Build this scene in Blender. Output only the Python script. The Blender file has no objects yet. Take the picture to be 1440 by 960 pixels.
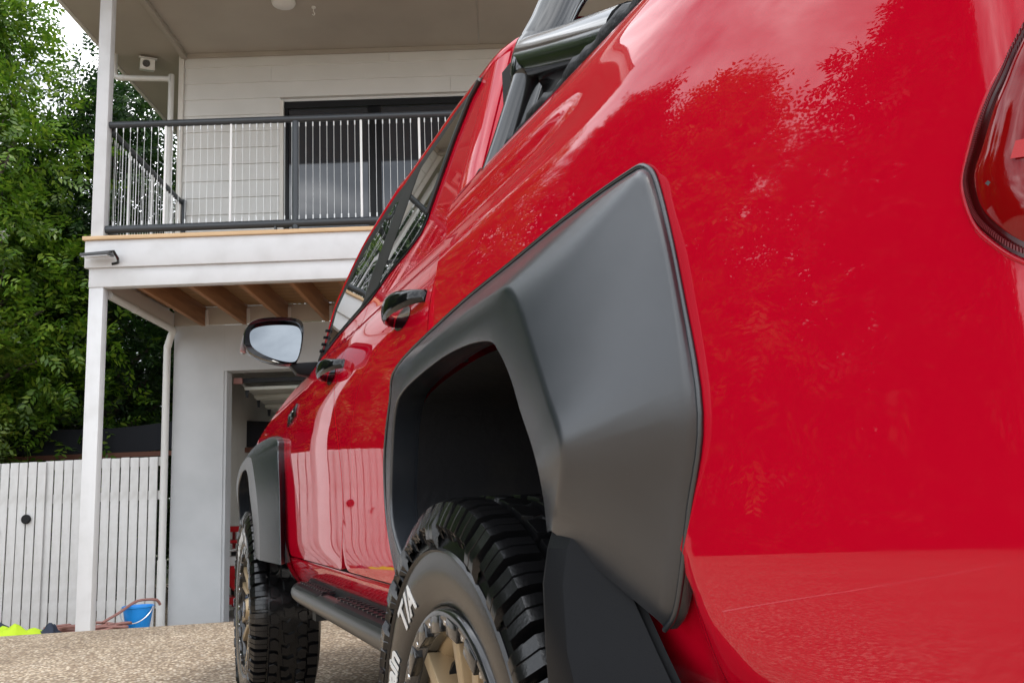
import bpy, bmesh, math, random
import numpy as np
from mathutils import Vector, Matrix

random.seed(7)
rng = np.random.default_rng(11)
SC = bpy.context.scene
COL = SC.collection

# ------------------------------------------------------------------ camera
CAM_Z = 0.85
YAW, PITCH, ROLL = math.radians(21.7), math.atan(225 / 1280.0), 0.041
fwd = Vector((math.sin(YAW) * math.cos(PITCH), math.cos(YAW) * math.cos(PITCH), math.sin(PITCH)))
rgt = Vector((math.cos(YAW), -math.sin(YAW), 0))
upv = rgt.cross(fwd)
cr = rgt * math.cos(ROLL) - upv * math.sin(ROLL)
cu = upv * math.cos(ROLL) + rgt * math.sin(ROLL)
cam_d = bpy.data.cameras.new('camera')
cam_d.sensor_width = 36.0
cam_d.lens = 32.0
cam_d.clip_start = 0.02
cam_d.clip_end = 3000
cam = bpy.data.objects.new('camera', cam_d)
COL.objects.link(cam)
cam.matrix_world = Matrix(((cr.x, cu.x, -fwd.x, 0), (cr.y, cu.y, -fwd.y, 0), (cr.z, cu.z, -fwd.z, CAM_Z), (0, 0, 0, 1)))
SC.camera = cam

# ------------------------------------------------------------------ sky, sun, exposure
SUN_EL, SUN_ROT = math.radians(62), math.radians(150)
world = bpy.data.worlds.new("World")
SC.world = world
world.use_nodes = True
wn, wl = world.node_tree.nodes, world.node_tree.links
wn.clear()
sky = wn.new('ShaderNodeTexSky'); sky.sky_type = 'NISHITA'; sky.sun_disc = False
sky.sun_elevation = SUN_EL; sky.sun_rotation = SUN_ROT; sky.dust_density = 2.0
tc = wn.new('ShaderNodeTexCoord')
sep = wn.new('ShaderNodeSeparateXYZ')
wl.new(tc.outputs['Generated'], sep.inputs[0])
# project the view direction on a cloud deck so clouds flatten towards the horizon
zc = wn.new('ShaderNodeMath'); zc.operation = 'MAXIMUM'; zc.inputs[1].default_value = 0.0
wl.new(sep.outputs['Z'], zc.inputs[0])
za = wn.new('ShaderNodeMath'); za.operation = 'ADD'; za.inputs[1].default_value = 0.22
wl.new(zc.outputs[0], za.inputs[0])
vd = wn.new('ShaderNodeVectorMath'); vd.operation = 'DIVIDE'
cb = wn.new('ShaderNodeCombineXYZ')
for i in range(3): wl.new(za.outputs[0], cb.inputs[i])
wl.new(tc.outputs['Generated'], vd.inputs[0]); wl.new(cb.outputs[0], vd.inputs[1])
n1 = wn.new('ShaderNodeTexNoise'); n1.inputs['Scale'].default_value = 2.3; n1.inputs['Detail'].default_value = 7; n1.inputs['Roughness'].default_value = 0.56; n1.inputs['Distortion'].default_value = 0.35
wl.new(vd.outputs[0], n1.inputs['Vector'])
cr1 = wn.new('ShaderNodeValToRGB')
cr1.color_ramp.elements[0].position = 0.34; cr1.color_ramp.elements[0].color = (3.6, 4.0, 4.6, 1)
cr1.color_ramp.elements[1].position = 0.66; cr1.color_ramp.elements[1].color = (19.5, 19.8, 20.2, 1)
e = cr1.color_ramp.elements.new(0.5); e.color = (9.2, 9.6, 10.2, 1)
wl.new(n1.outputs['Fac'], cr1.inputs[0])
mix = wn.new('ShaderNodeMixRGB'); mix.inputs[0].default_value = 0.9
wl.new(sky.outputs[0], mix.inputs[1]); wl.new(cr1.outputs[0], mix.inputs[2])
bg = wn.new('ShaderNodeBackground'); bg.inputs['Strength'].default_value = 0.15
wo = wn.new('ShaderNodeOutputWorld')
wl.new(mix.outputs[0], bg.inputs['Color']); wl.new(bg.outputs[0], wo.inputs['Surface'])

sun_d = bpy.data.lights.new('sun', 'SUN'); sun_d.energy = 1.4; sun_d.angle = math.radians(18); sun_d.color = (1.0, 0.96, 0.9)
sun = bpy.data.objects.new('sun', sun_d); COL.objects.link(sun)
sd = Vector((math.sin(SUN_ROT) * math.cos(SUN_EL), math.cos(SUN_ROT) * math.cos(SUN_EL), math.sin(SUN_EL)))
sun.rotation_euler = sd.to_track_quat('Z', 'Y').to_euler()
sun.location = sd * 40

SC.view_settings.view_transform = 'Standard'
SC.view_settings.look = 'None'
SC.view_settings.exposure = 0.45
SC.view_settings.gamma = 1.0
SC.render.engine = 'CYCLES'
SC.cycles.max_bounces = 8
SC.cycles.use_denoising = True

# ------------------------------------------------------------------ materials
def mat(name, color, rough=0.5, metal=0.0, spec=0.5, coat=0.0, coat_rough=0.03, var=None, bump=None, extra=None):
    m = bpy.data.materials.new(name); m.use_nodes = True
    nt = m.node_tree; b = nt.nodes['Principled BSDF']
    b.inputs['Base Color'].default_value = (*color, 1); b.inputs['Roughness'].default_value = rough
    b.inputs['Metallic'].default_value = metal; b.inputs['Specular IOR Level'].default_value = spec
    b.inputs['Coat Weight'].default_value = coat; b.inputs['Coat Roughness'].default_value = coat_rough
    if var or bump:
        t = nt.nodes.new('ShaderNodeTexCoord')
    if var:
        scale, c2, detail, lo, hi = var
        n = nt.nodes.new('ShaderNodeTexNoise'); n.inputs['Scale'].default_value = scale; n.inputs['Detail'].default_value = detail
        nt.links.new(t.outputs['Object'], n.inputs['Vector'])
        r = nt.nodes.new('ShaderNodeValToRGB')
        r.color_ramp.elements[0].position = lo; r.color_ramp.elements[0].color = (*color, 1)
        r.color_ramp.elements[1].position = hi; r.color_ramp.elements[1].color = (*c2, 1)
        nt.links.new(n.outputs['Fac'], r.inputs[0]); nt.links.new(r.outputs[0], b.inputs['Base Color'])
    if bump:
        scale, strength, dist = bump
        n = nt.nodes.new('ShaderNodeTexNoise'); n.inputs['Scale'].default_value = scale; n.inputs['Detail'].default_value = 3
        nt.links.new(t.outputs['Object'], n.inputs['Vector'])
        bp = nt.nodes.new('ShaderNodeBump'); bp.inputs['Strength'].default_value = strength; bp.inputs['Distance'].default_value = dist
        nt.links.new(n.outputs['Fac'], bp.inputs['Height']); nt.links.new(bp.outputs[0], b.inputs['Normal'])
    return m

def paint_material():
    m = mat('red_paint', (0.47, 0.0018, 0.016), rough=0.5, spec=0.0, coat=1.0, coat_rough=0.004)
    nt = m.node_tree; b = nt.nodes['Principled BSDF']
    b.inputs['Coat IOR'].default_value = 1.45
    t = nt.nodes.new('ShaderNodeTexCoord')
    n = nt.nodes.new('ShaderNodeTexNoise'); n.inputs['Scale'].default_value = 5; n.inputs['Detail'].default_value = 8; n.inputs['Roughness'].default_value = .65
    nt.links.new(t.outputs['Object'], n.inputs['Vector'])
    r = nt.nodes.new('ShaderNodeMapRange'); r.inputs['From Min'].default_value = .45; r.inputs['From Max'].default_value = .75; r.inputs['To Min'].default_value = .0; r.inputs['To Max'].default_value = .07
    nt.links.new(n.outputs['Fac'], r.inputs['Value']); nt.links.new(r.outputs[0], b.inputs['Coat Roughness'])
    return m

def gravel_material():
    m = mat('exposed_aggregate', (0.4, 0.33, 0.25), rough=0.75)
    nt = m.node_tree; b = nt.nodes['Principled BSDF']
    t = nt.nodes.new('ShaderNodeTexCoord')
    v = nt.nodes.new('ShaderNodeTexVoronoi'); v.inputs['Scale'].default_value = 54
    nt.links.new(t.outputs['Object'], v.inputs['Vector'])
    s = nt.nodes.new('ShaderNodeSeparateColor'); nt.links.new(v.outputs['Color'], s.inputs[0])
    r = nt.nodes.new('ShaderNodeValToRGB'); r.color_ramp.interpolation = 'CONSTANT'
    cols = [(0.0, (.48, .38, .27)), (.18, (.18, .115, .068)), (.32, (.60, .49, .36)), (.5, (.33, .25, .175)), (.64, (.74, .64, .50)), (.82, (.24, .18, .13)), (.9, (.62, .55, .46))]
    r.color_ramp.elements[0].position, r.color_ramp.elements[0].color = 0, (*cols[0][1], 1)
    r.color_ramp.elements[1].position, r.color_ramp.elements[1].color = cols[1][0], (*cols[1][1], 1)
    for p, c in cols[2:]:
        el = r.color_ramp.elements.new(p); el.color = (*c, 1)
    nt.links.new(s.outputs[0], r.inputs[0])
    # cement showing between the pebbles
    ed = nt.nodes.new('ShaderNodeValToRGB')
    ed.color_ramp.elements[0].position = .42; ed.color_ramp.elements[0].color = (0, 0, 0, 1)
    ed.color_ramp.elements[1].position = .62; ed.color_ramp.elements[1].color = (1, 1, 1, 1)
    nt.links.new(v.outputs['Distance'], ed.inputs[0])
    mx = nt.nodes.new('ShaderNodeMixRGB'); nt.links.new(ed.outputs[0], mx.inputs[0])
    nt.links.new(r.outputs[0], mx.inputs[1]); mx.inputs[2].default_value = (.27, .205, .145, 1)
    # wide stains
    n = nt.nodes.new('ShaderNodeTexNoise'); n.inputs['Scale'].default_value = 1.1; n.inputs['Detail'].default_value = 5
    nt.links.new(t.outputs['Object'], n.inputs['Vector'])
    r2 = nt.nodes.new('ShaderNodeValToRGB'); r2.color_ramp.elements[0].position = .3; r2.color_ramp.elements[0].color = (.72, .70, .68, 1)
    r2.color_ramp.elements[1].position = .7; r2.color_ramp.elements[1].color = (1, 1, 1, 1)
    nt.links.new(n.outputs['Fac'], r2.inputs[0])
    mm = nt.nodes.new('ShaderNodeMixRGB'); mm.blend_type = 'MULTIPLY'; mm.inputs[0].default_value = 1
    nt.links.new(mx.outputs[0], mm.inputs[1]); nt.links.new(r2.outputs[0], mm.inputs[2])
    nt.links.new(mm.outputs[0], b.inputs['Base Color'])
    bp = nt.nodes.new('ShaderNodeBump'); bp.inputs['Strength'].default_value = .8; bp.inputs['Distance'].default_value = .006; bp.invert = True
    nt.links.new(v.outputs['Distance'], bp.inputs['Height']); nt.links.new(bp.outputs[0], b.inputs['Normal'])
    return m

def leaf_material(name, c1, c2, c3):
    m = bpy.data.materials.new(name); m.use_nodes = True
    nt = m.node_tree; b = nt.nodes['Principled BSDF']
    g = nt.nodes.new('ShaderNodeNewGeometry')
    r = nt.nodes.new('ShaderNodeValToRGB')
    r.color_ramp.elements[0].position = 0; r.color_ramp.elements[0].color = (*c1, 1)
    r.color_ramp.elements[1].position = 1; r.color_ramp.elements[1].color = (*c3, 1)
    el = r.color_ramp.elements.new(.6); el.color = (*c2, 1)
    nt.links.new(g.outputs['Random Per Island'], r.inputs[0])
    nt.links.new(r.outputs[0], b.inputs['Base Color'])
    b.inputs['Roughness'].default_value = .42
    tr = nt.nodes.new('ShaderNodeBsdfTranslucent'); nt.links.new(r.outputs[0], tr.inputs['Color'])
    ms = nt.nodes.new('ShaderNodeMixShader'); ms.inputs[0].default_value = .35
    nt.links.new(b.outputs[0], ms.inputs[1]); nt.links.new(tr.outputs[0], ms.inputs[2])
    nt.links.new(ms.outputs[0], nt.nodes['Material Output'].inputs['Surface'])
    return m

def wood_material(name, c1, c2, axis=1):
    m = mat(name, c1, rough=.65)
    nt = m.node_tree; b = nt.nodes['Principled BSDF']
    t = nt.nodes.new('ShaderNodeTexCoord'); mp = nt.nodes.new('ShaderNodeMapping')
    sc = [22, 22, 22]; sc[axis] = 1.6
    mp.inputs['Scale'].default_value = sc
    nt.links.new(t.outputs['Object'], mp.inputs[0])
    n = nt.nodes.new('ShaderNodeTexNoise'); n.inputs['Scale'].default_value = 1.0; n.inputs['Detail'].default_value = 5; n.inputs['Distortion'].default_value = .6
    nt.links.new(mp.outputs[0], n.inputs['Vector'])
    r = nt.nodes.new('ShaderNodeValToRGB'); r.color_ramp.elements[0].position = .35; r.color_ramp.elements[0].color = (*c1, 1)
    r.color_ramp.elements[1].position = .68; r.color_ramp.elements[1].color = (*c2, 1)
    nt.links.new(n.outputs['Fac'], r.inputs[0]); nt.links.new(r.outputs[0], b.inputs['Base Color'])
    return m

M = dict(
    paint=paint_material(),
    plastic=mat('textured_flare_plastic', (.015, .018, .023), rough=.27, spec=1.0, bump=(1900, .22, .0006), var=(11, (.023, .027, .033), 6, .35, .7)),
    black_plastic=mat('black_plastic', (.006, .0065, .008), rough=.42, spec=.14, bump=(500, .2, .0006)),
    liner=mat('wheel_well_liner', (.014, .0145, .017), rough=.5, bump=(60, .3, .004), var=(9, (.022, .021, .020), 6, .5, .75)),
    shock=mat('dull_steel', (.06, .06, .062), rough=.5, metal=.4),
    rubber_trim=mat('rubber_trim', (.010, .010, .011), rough=.4, spec=.2),
    gloss_black=mat('gloss_black', (.005, .005, .006), rough=.08, spec=.5),
    tube=mat('satin_black_tube', (.010, .011, .012), rough=.14, spec=.6, coat=.5, coat_rough=.05),
    step_metal=mat('step_tube_metal', (.028, .030, .032), rough=.28, metal=.4, spec=.6),
    tyre=mat('dressed_rubber', (.005, .005, .0055), rough=.2, spec=.6, bump=(220, .25, .0008)),
    letter=mat('raised_white_letter', (.62, .61, .59), rough=.55),
    bronze=mat('bronze_alloy', (.40, .30, .18), rough=.38, metal=.45),
    ring=mat('black_alloy', (.02, .02, .021), rough=.2, metal=.4, coat=.6),
    chrome=mat('bolt_steel', (.6, .6, .6), rough=.2, metal=1.0),
    glass_car=mat('tinted_window_glass', (.012, .014, .013), rough=.02, spec=.9, coat=1.0, coat_rough=.0),
    mirror=mat('mirror_glass', (.155, .172, .19), rough=.0, metal=1.0),
    lens=mat('red_tail_lens', (.20, .002, .003), rough=.04, spec=.45),
    lens_dark=mat('dark_lens_border', (.05, .002, .003), rough=.12, spec=.4),
    lens_rib=mat('ribbed_lens_edge', (.12, .008, .012), rough=.3),
    reflector=mat('bright_red_reflector', (.42, .006, .008), rough=.25),
    fabric=mat('black_vinyl', (.006, .006, .007), rough=.5, spec=.25, bump=(120, .5, .004)),
    dark=mat('underbody_black', (.012, .012, .012), rough=.7),
    white_lamp=mat('clear_lens', (.6, .62, .65), rough=.08, coat=1.0),
    gravel=gravel_material(),
    concrete=mat('concrete_slab', (.42, .41, .39), rough=.8, var=(3, (.34, .33, .31), 6, .35, .7)),
    grass=mat('lawn_soil', (.05, .065, .02), rough=.9, var=(6, (.09, .08, .04), 6, .4, .65)),
    white=mat('white_painted_timber', (.64, .645, .655), rough=.45, var=(5, (.57, .572, .575), 5, .45, .75), bump=(40, .08, .001)),
    cladding=mat('pale_weatherboard_paint', (.69, .69, .675), rough=.55, var=(3, (.64, .64, .625), 5, .35, .75), bump=(70, .06, .001)),
    trim=mat('cream_trim_paint', (.70, .68, .64), rough=.5),
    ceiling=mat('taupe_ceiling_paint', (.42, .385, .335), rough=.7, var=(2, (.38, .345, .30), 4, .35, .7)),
    render=mat('grey_wall_render', (.47, .485, .497), rough=.75, var=(2.2, (.40, .415, .427), 7, .38, .72), bump=(55, .12, .0015)),
    garage_wall=mat('garage_lining', (.62, .60, .55), rough=.7, var=(2, (.55, .53, .48), 4, .35, .7)),
    rail=mat('charcoal_rail_paint', (.035, .041, .048), rough=.38),
    rod=mat('stainless_rod', (.62, .62, .61), rough=.3, metal=.6),
    baluster=mat('white_rail_stay', (.84, .84, .83), rough=.4),
    nosing=wood_material('pine_nosing', (.60, .40, .22), (.70, .50, .30), 0),
    joist=wood_material('treated_pine_joist', (.21, .095, .038), (.32, .155, .065), 1),
    board=wood_material('deck_board_timber', (.24, .135, .058), (.36, .21, .09), 0),
    door_frame=mat('black_window_frame', (.008, .009, .011), rough=.4, spec=.25),
    pane=mat('house_window_glass', (.022, .027, .036), rough=.03, spec=.9),
    curtain=mat('grey_blue_blind', (.30, .33, .38), rough=.8),
    garage_door=mat('garage_door_panel', (.42, .43, .39), rough=.45),
    fence=mat('white_fence_board', (.63, .625, .617), rough=.6, var=(8, (.53, .522, .505), 6, .4, .75), bump=(60, .1, .001)),
    pipe=mat('pale_downpipe', (.62, .62, .60), rough=.4),
    bucket=mat('blue_bucket_plastic', (.010, .25, .70), rough=.38),
    hose=mat('dusty_red_hose', (.26, .12, .10), rough=.5),
    hivis=mat('hi_vis_yellow_cloth', (.40, .56, .015), rough=.8, bump=(90, .5, .006)),
    navy=mat('navy_cloth', (.02, .028, .05), rough=.85, bump=(90, .5, .006)),
    red_tool=mat('red_powder_coat', (.42, .012, .016), rough=.3, coat=.5),
    bark=mat('grey_bark', (.13, .105, .085), rough=.9, var=(14, (.07, .055, .045), 6, .4, .65), bump=(40, .6, .01)),
    shade=mat('black_shade_cloth', (.010, .011, .015), rough=.9),
    brown_beam=mat('brown_stained_beam', (.13, .045, .025), rough=.7),
    lampwhite=mat('white_fitting', (.75, .75, .73), rough=.4),
    grey_fit=mat('dark_grey_fitting', (.06, .062, .065), rough=.35),
    petal=mat('white_petal', (.80, .78, .76), rough=.6),
    leaf_a=leaf_material('leaf_bright', (.045, .115, .008), (.11, .215, .014), (.20, .29, .025)),
    leaf_b=leaf_material('leaf_deep', (.010, .034, .009), (.026, .068, .013), (.062, .118, .018)),
    leaf_c=leaf_material('leaf_yellowish', (.05, .10, .01), (.11, .18, .015), (.20, .24, .03)),
)

# ------------------------------------------------------------------ mesh helpers
class MB:
    """collects geometry in world (or thing) coordinates and links it as ONE mesh object"""
    def __init__(self):
        self.v, self.f, self.m = [], [], []
    def vert(self, p):
        self.v.append((p[0], p[1], p[2])); return len(self.v) - 1
    def face(self, idx, mi=0):
        self.f.append(tuple(idx)); self.m.append(mi)
    def box(self, lo, hi, mi=0, R=None, c=None):
        (x0, y0, z0), (x1, y1, z1) = lo, hi
        pts = [(x0, y0, z0), (x1, y0, z0), (x1, y1, z0), (x0, y1, z0), (x0, y0, z1), (x1, y0, z1), (x1, y1, z1), (x0, y1, z1)]
        if R is not None: pts = [tuple(R @ Vector(p) + Vector(c)) for p in pts]
        b = len(self.v); self.v += pts
        for q in ((0, 3, 2, 1), (4, 5, 6, 7), (0, 1, 5, 4), (1, 2, 6, 5), (2, 3, 7, 6), (3, 0, 4, 7)):
            self.face([b + i for i in q], mi)
        return self
    def grid(self, P, mi=0, closed_u=False, closed_v=False, flip=False):
        """P: rows of points"""
        n, m_ = len(P), len(P[0]); b = len(self.v)
        for row in P:
            for p in row: self.v.append((p[0], p[1], p[2]))
        for i in range(n if closed_u else n - 1):
            for j in range(m_ if closed_v else m_ - 1):
                a = b + i * m_ + j; bb = b + i * m_ + (j + 1) % m_
                c = b + ((i + 1) % n) * m_ + (j + 1) % m_; d = b + ((i + 1) % n) * m_ + j
                self.face((a, d, c, bb) if flip else (a, bb, c, d), mi)
        return self
    def tube(self, pts, r, n=10, mi=0, caps=True, flat=1.0):
        pts = [Vector(p) for p in pts]
        rs = r if isinstance(r, (list, tuple)) else [r] * len(pts)
        rows = []; prev = None
        for i, p in enumerate(pts):
            t = (pts[min(i + 1, len(pts) - 1)] - pts[max(i - 1, 0)]).normalized()
            ref = prev if prev is not None else (Vector((0, 0, 1)) if abs(t.z) < .9 else Vector((1, 0, 0)))
            s = (ref - t * ref.dot(t)).normalized(); prev = s
            q = t.cross(s)
            rows.append([p + s * math.cos(2 * math.pi * k / n) * rs[i] + q * math.sin(2 * math.pi * k / n) * rs[i] * flat for k in range(n)])
        b = len(self.v)
        self.grid(rows, mi, closed_v=True)
        if caps:
            self.face([b + k for k in range(n)][::-1], mi)
            e0 = b + (len(rows) - 1) * n
            self.face([e0 + k for k in range(n)], mi)
        return self
    def lathe(self, prof, axis_pt, axis='x', n=64, mi=0, a0=0, a1=2 * math.pi):
        """prof: list of (pos along axis, radius)"""
        rows = []
        full = abs(a1 - a0 - 2 * math.pi) < 1e-6
        for k in range(n if full else n + 1):
            a = a0 + (a1 - a0) * k / n
            row = []
            for s, r in prof:
                if axis == 'x': row.append((axis_pt[0] + s, axis_pt[1] + r * math.cos(a), axis_pt[2] + r * math.sin(a)))
                elif axis == 'z': row.append((axis_pt[0] + r * math.cos(a), axis_pt[1] + r * math.sin(a), axis_pt[2] + s))
                else: row.append((axis_pt[0] + r * math.cos(a), axis_pt[1] + s, axis_pt[2] + r * math.sin(a)))
            rows.append(row)
        self.grid(rows, mi, closed_u=full)
        return self
    def prism(self, poly, d, mi=0):
        """poly: 3D points of one face, d: extrusion vector"""
        b = len(self.v); n = len(poly); d = Vector(d)
        for p in poly: self.v.append(tuple(p))
        for p in poly: self.v.append(tuple(Vector(p) + d))
        self.face([b + i for i in range(n)][::-1], mi); self.face([b + n + i for i in range(n)], mi)
        for i in range(n): self.face((b + i, b + (i + 1) % n, b + n + (i + 1) % n, b + n + i), mi)
        return self
    def build(self, name, mats, parent=None, smooth=True, angle=40, origin=(0, 0, 0), weld=True, bevel=None, kind=None):
        ox, oy, oz = origin
        me = bpy.data.meshes.new(name)
        me.from_pydata([(x - ox, y - oy, z - oz) for x, y, z in self.v], [], self.f)
        if not isinstance(mats, (list, tuple)): mats = [mats]
        for mm in mats: me.materials.append(mm)
        if len(mats) > 1: me.polygons.foreach_set('material_index', self.m)
        bm = bmesh.new(); bm.from_mesh(me)
        if weld: bmesh.ops.remove_doubles(bm, verts=bm.verts, dist=1e-5)
        bmesh.ops.recalc_face_normals(bm, faces=bm.faces)
        if bevel:
            es = [ed for ed in bm.edges if len(ed.link_faces) == 2 and ed.calc_face_angle(0) > math.radians(35)]
            bmesh.ops.bevel(bm, geom=es, offset=bevel, segments=2, affect='EDGES', profile=.5)
        if smooth:
            for fc in bm.faces: fc.smooth = True
            ca = math.radians(angle)
            for ed in bm.edges:
                if len(ed.link_faces) == 2 and ed.calc_face_angle(0) > ca: ed.smooth = False
        bm.to_mesh(me); bm.free()
        o = bpy.data.objects.new(name, me); COL.objects.link(o)
        if parent is not None: o.parent = parent
        if kind: o['kind'] = kind
        return o

def tag(o, label=None, cat=None, group=None, kind=None):
    if label: o['label'] = label
    if cat: o['category'] = cat
    if group: o['group'] = group
    if kind: o['kind'] = kind
    return o

def thing(name, label, cat, loc=(0, 0, 0), rz=0, group=None):
    o = bpy.data.objects.new(name, None); COL.objects.link(o)
    o.empty_display_size = .2
    o.location = loc; o.rotation_euler = (0, 0, rz)
    return tag(o, label, cat, group)

def copy_tree(o, parent=None):
    c = o.copy(); COL.objects.link(c)
    if parent is not None: c.parent = parent
    for ch in list(o.children): copy_tree(ch, c)
    return c

def interp(z, pts):
    """smooth curve through (z, x) pairs"""
    zs = [p[0] for p in pts]; xs = [p[1] for p in pts]; n = len(zs)
    if z <= zs[0]: return xs[0] + (z - zs[0]) * (xs[1] - xs[0]) / (zs[1] - zs[0])
    if z >= zs[-1]: return xs[-1] + (z - zs[-1]) * (xs[-1] - xs[-2]) / (zs[-1] - zs[-2])
    i = max(j for j in range(n - 1) if zs[j] <= z)
    def sl(j):
        if j <= 0: return (xs[1] - xs[0]) / (zs[1] - zs[0])
        if j >= n - 1: return (xs[-1] - xs[-2]) / (zs[-1] - zs[-2])
        return .5 * ((xs[j] - xs[j - 1]) / (zs[j] - zs[j - 1]) + (xs[j + 1] - xs[j]) / (zs[j + 1] - zs[j]))
    h = zs[i + 1] - zs[i]; t = (z - zs[i]) / h
    m0, m1 = sl(i) * h, sl(i + 1) * h
    return (2*t**3 - 3*t*t + 1) * xs[i] + (t**3 - 2*t*t + t) * m0 + (-2*t**3 + 3*t*t) * xs[i + 1] + (t**3 - t*t) * m1

def lin(v, pts):
    if v <= pts[0][0]: return pts[0][1]
    for (a, p), (b, q) in zip(pts, pts[1:]):
        if v <= b: return p + (q - p) * (v - a) / (b - a)
    return pts[-1][1]

def catmull(pts, k):
    """dense smooth path through the points"""
    P = [Vector(p) for p in pts]; out = []
    for i in range(len(P) - 1):
        p0, p1, p2, p3 = P[max(i - 1, 0)], P[i], P[i + 1], P[min(i + 2, len(P) - 1)]
        for s in range(k):
            t = s / k
            m1, m2 = (p2 - p0) * .5, (p3 - p1) * .5
            out.append((2*t**3 - 3*t*t + 1) * p1 + (t**3 - 2*t*t + t) * m1 + (-2*t**3 + 3*t*t) * p2 + (t**3 - t*t) * m2)
    out.append(P[-1]); return out

def clip_poly(poly, inside, cut):
    out = []
    for i in range(len(poly)):
        a, b = poly[i - 1], poly[i]
        if inside(b):
            if not inside(a): out.append(cut(a, b))
            out.append(b)
        elif inside(a): out.append(cut(a, b))
    return out

def patch(mb, poly, fn, cell=.02, mi=0):
    """fill a (Y, z) outline with small faces lying on the surface fn(Y, z) -> x"""
    ys = [p[0] for p in poly]; zs = [p[1] for p in poly]
    ny = max(1, math.ceil((max(ys) - min(ys)) / cell)); nz = max(1, math.ceil((max(zs) - min(zs)) / cell))
    for i in range(ny):
        y0 = min(ys) + i * cell; y1 = y0 + cell
        for j in range(nz):
            z0 = min(zs) + j * cell; z1 = z0 + cell
            q = list(poly)
            for ax, val, sgn in ((0, y0, 1), (0, y1, -1), (1, z0, 1), (1, z1, -1)):
                ins = lambda p: (p[ax] - val) * sgn >= -1e-9
                def cut(a, b, ax=ax, val=val):
                    t = (val - a[ax]) / (b[ax] - a[ax]); return (a[0] + (b[0] - a[0]) * t, a[1] + (b[1] - a[1]) * t)
                q = clip_poly(q, ins, cut)
                if len(q) < 3: break
            if len(q) >= 3:
                r = []
                for p in q:
                    if not r or abs(p[0] - r[-1][0]) + abs(p[1] - r[-1][1]) > 1e-6: r.append(p)
                if len(r) > 1 and abs(r[0][0] - r[-1][0]) + abs(r[0][1] - r[-1][1]) < 1e-6: r.pop()
                if len(r) >= 3:
                    mb.face([mb.vert((fn(*p), p[0], p[1])) for p in r], mi)
    return mb

def rounded(poly, r, k=4):
    """round the corners of a 2-D outline"""
    out = []; n = len(poly)
    for i in range(n):
        p0, p, p1 = Vector(poly[i - 1]), Vector(poly[i]), Vector(poly[(i + 1) % n])
        a = (p0 - p); b = (p1 - p); rr = min(r, a.length * .45, b.length * .45)
        A = p + a.normalized() * rr; B = p + b.normalized() * rr
        for s in range(k + 1):
            t = s / k
            out.append(tuple((1 - t)**2 * A + 2 * t * (1 - t) * p + t * t * B))
    return out
# ------------------------------------------------------------------ the ground
HO = Vector((-0.53972828, 8.24230606, 0.0))          # front left foot of the house
HY = math.radians(20.7)                               # the house stands turned by this much
HE = Vector((math.cos(HY), -math.sin(HY), 0)); HN = Vector((math.sin(HY), math.cos(HY), 0))
def hw(a, b, z): return HO + HE * a + HN * b + Vector((0, 0, z))   # house coordinates (along front, into house, up) to world

def ground_z(a, b):
    s = b - (.19 * a - .10 if a < 3 else .47)
    w = .10
    soft = w * math.log1p(math.exp(max(-40, min(40, s / w))))
    return max(-.32, -.145 * soft)

mb = MB()
bs = list(np.arange(-26, -1.0, 1.0)) + list(np.arange(-1.0, 3.01, .08)) + [4, 6, 9]
as_ = list(np.arange(-11.4, -2.0, .8)) + list(np.arange(-2.0, 2.0, .25)) + list(np.arange(2.0, 14.1, 1.0))
mb.grid([[hw(a, b, ground_z(a, b)) for a in as_] for b in bs])
tag(mb.build('driveway', M['gravel'], angle=80), kind='structure')
mb = MB(); g = 500
mb.grid([[(x, y, -.36) for x in np.linspace(-g, g, 21)] for y in np.linspace(-g, g, 21)])
tag(mb.build('ground', M['grass']), kind='structure')
mb = MB(); mb.box((.10, 2.0, -.33), (7.0, 7.6, -.27))
o = mb.build('garage_floor', M['concrete'], smooth=False); o.location = HO; o.rotation_euler = (0, 0, -HY); tag(o, kind='structure')

mb = MB(); p, q = Vector((-1.2, 3.40, .004)), Vector((-8.2, 7.38, .004)); sdv = (q - p).normalized().cross(Vector((0, 0, 1))) * .014
mb.grid([[p - sdv, p + sdv], [q - sdv, q + sdv]]); tag(mb.build('control_joint', M['trim']), kind='structure')

# ------------------------------------------------------------------ the house
house = thing('house', 'two storey pale weatherboard house with balcony over open garage', 'house', HO, -HY)
def hbox(name, lo, hi, m, parent=house, bevel=None):
    mb_ = MB(); mb_.box(lo, hi); return mb_.build(name, M[m], parent, bevel=bevel)
W = 1.9                                               # depth of the back wall behind the front posts
FL = 3.2                                              # balcony floor level
# posts, beam, fascia
hbox('post', (-.004, .012, -.12), (.116, .112, 2.772), 'white', bevel=.004)
hbox('post', (6.8, .012, -.12), (6.91, .112, 2.772), 'white', bevel=.004)
hbox('beam', (-.006, .004, 2.772), (7.0, .10, 2.936), 'white', bevel=.004)
hbox('fascia', (-.036, -.022, 2.936), (7.0, .02, 3.172), 'white', bevel=.003)
hbox('side_fascia', (-.034, .022, 2.94), (-.008, W, 3.172), 'white', bevel=.003)
hbox('deck_nosing', (-.054, -.045, 3.173), (7.0, .06, 3.208), 'nosing', bevel=.006)
hbox('upper_post', (0.0, -.003, 3.208), (.106, .09, 5.84), 'white', bevel=.004)
hbox('upper_post', (6.8, -.003, 3.208), (6.906, .09, 5.84), 'white', bevel=.004)
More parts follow.
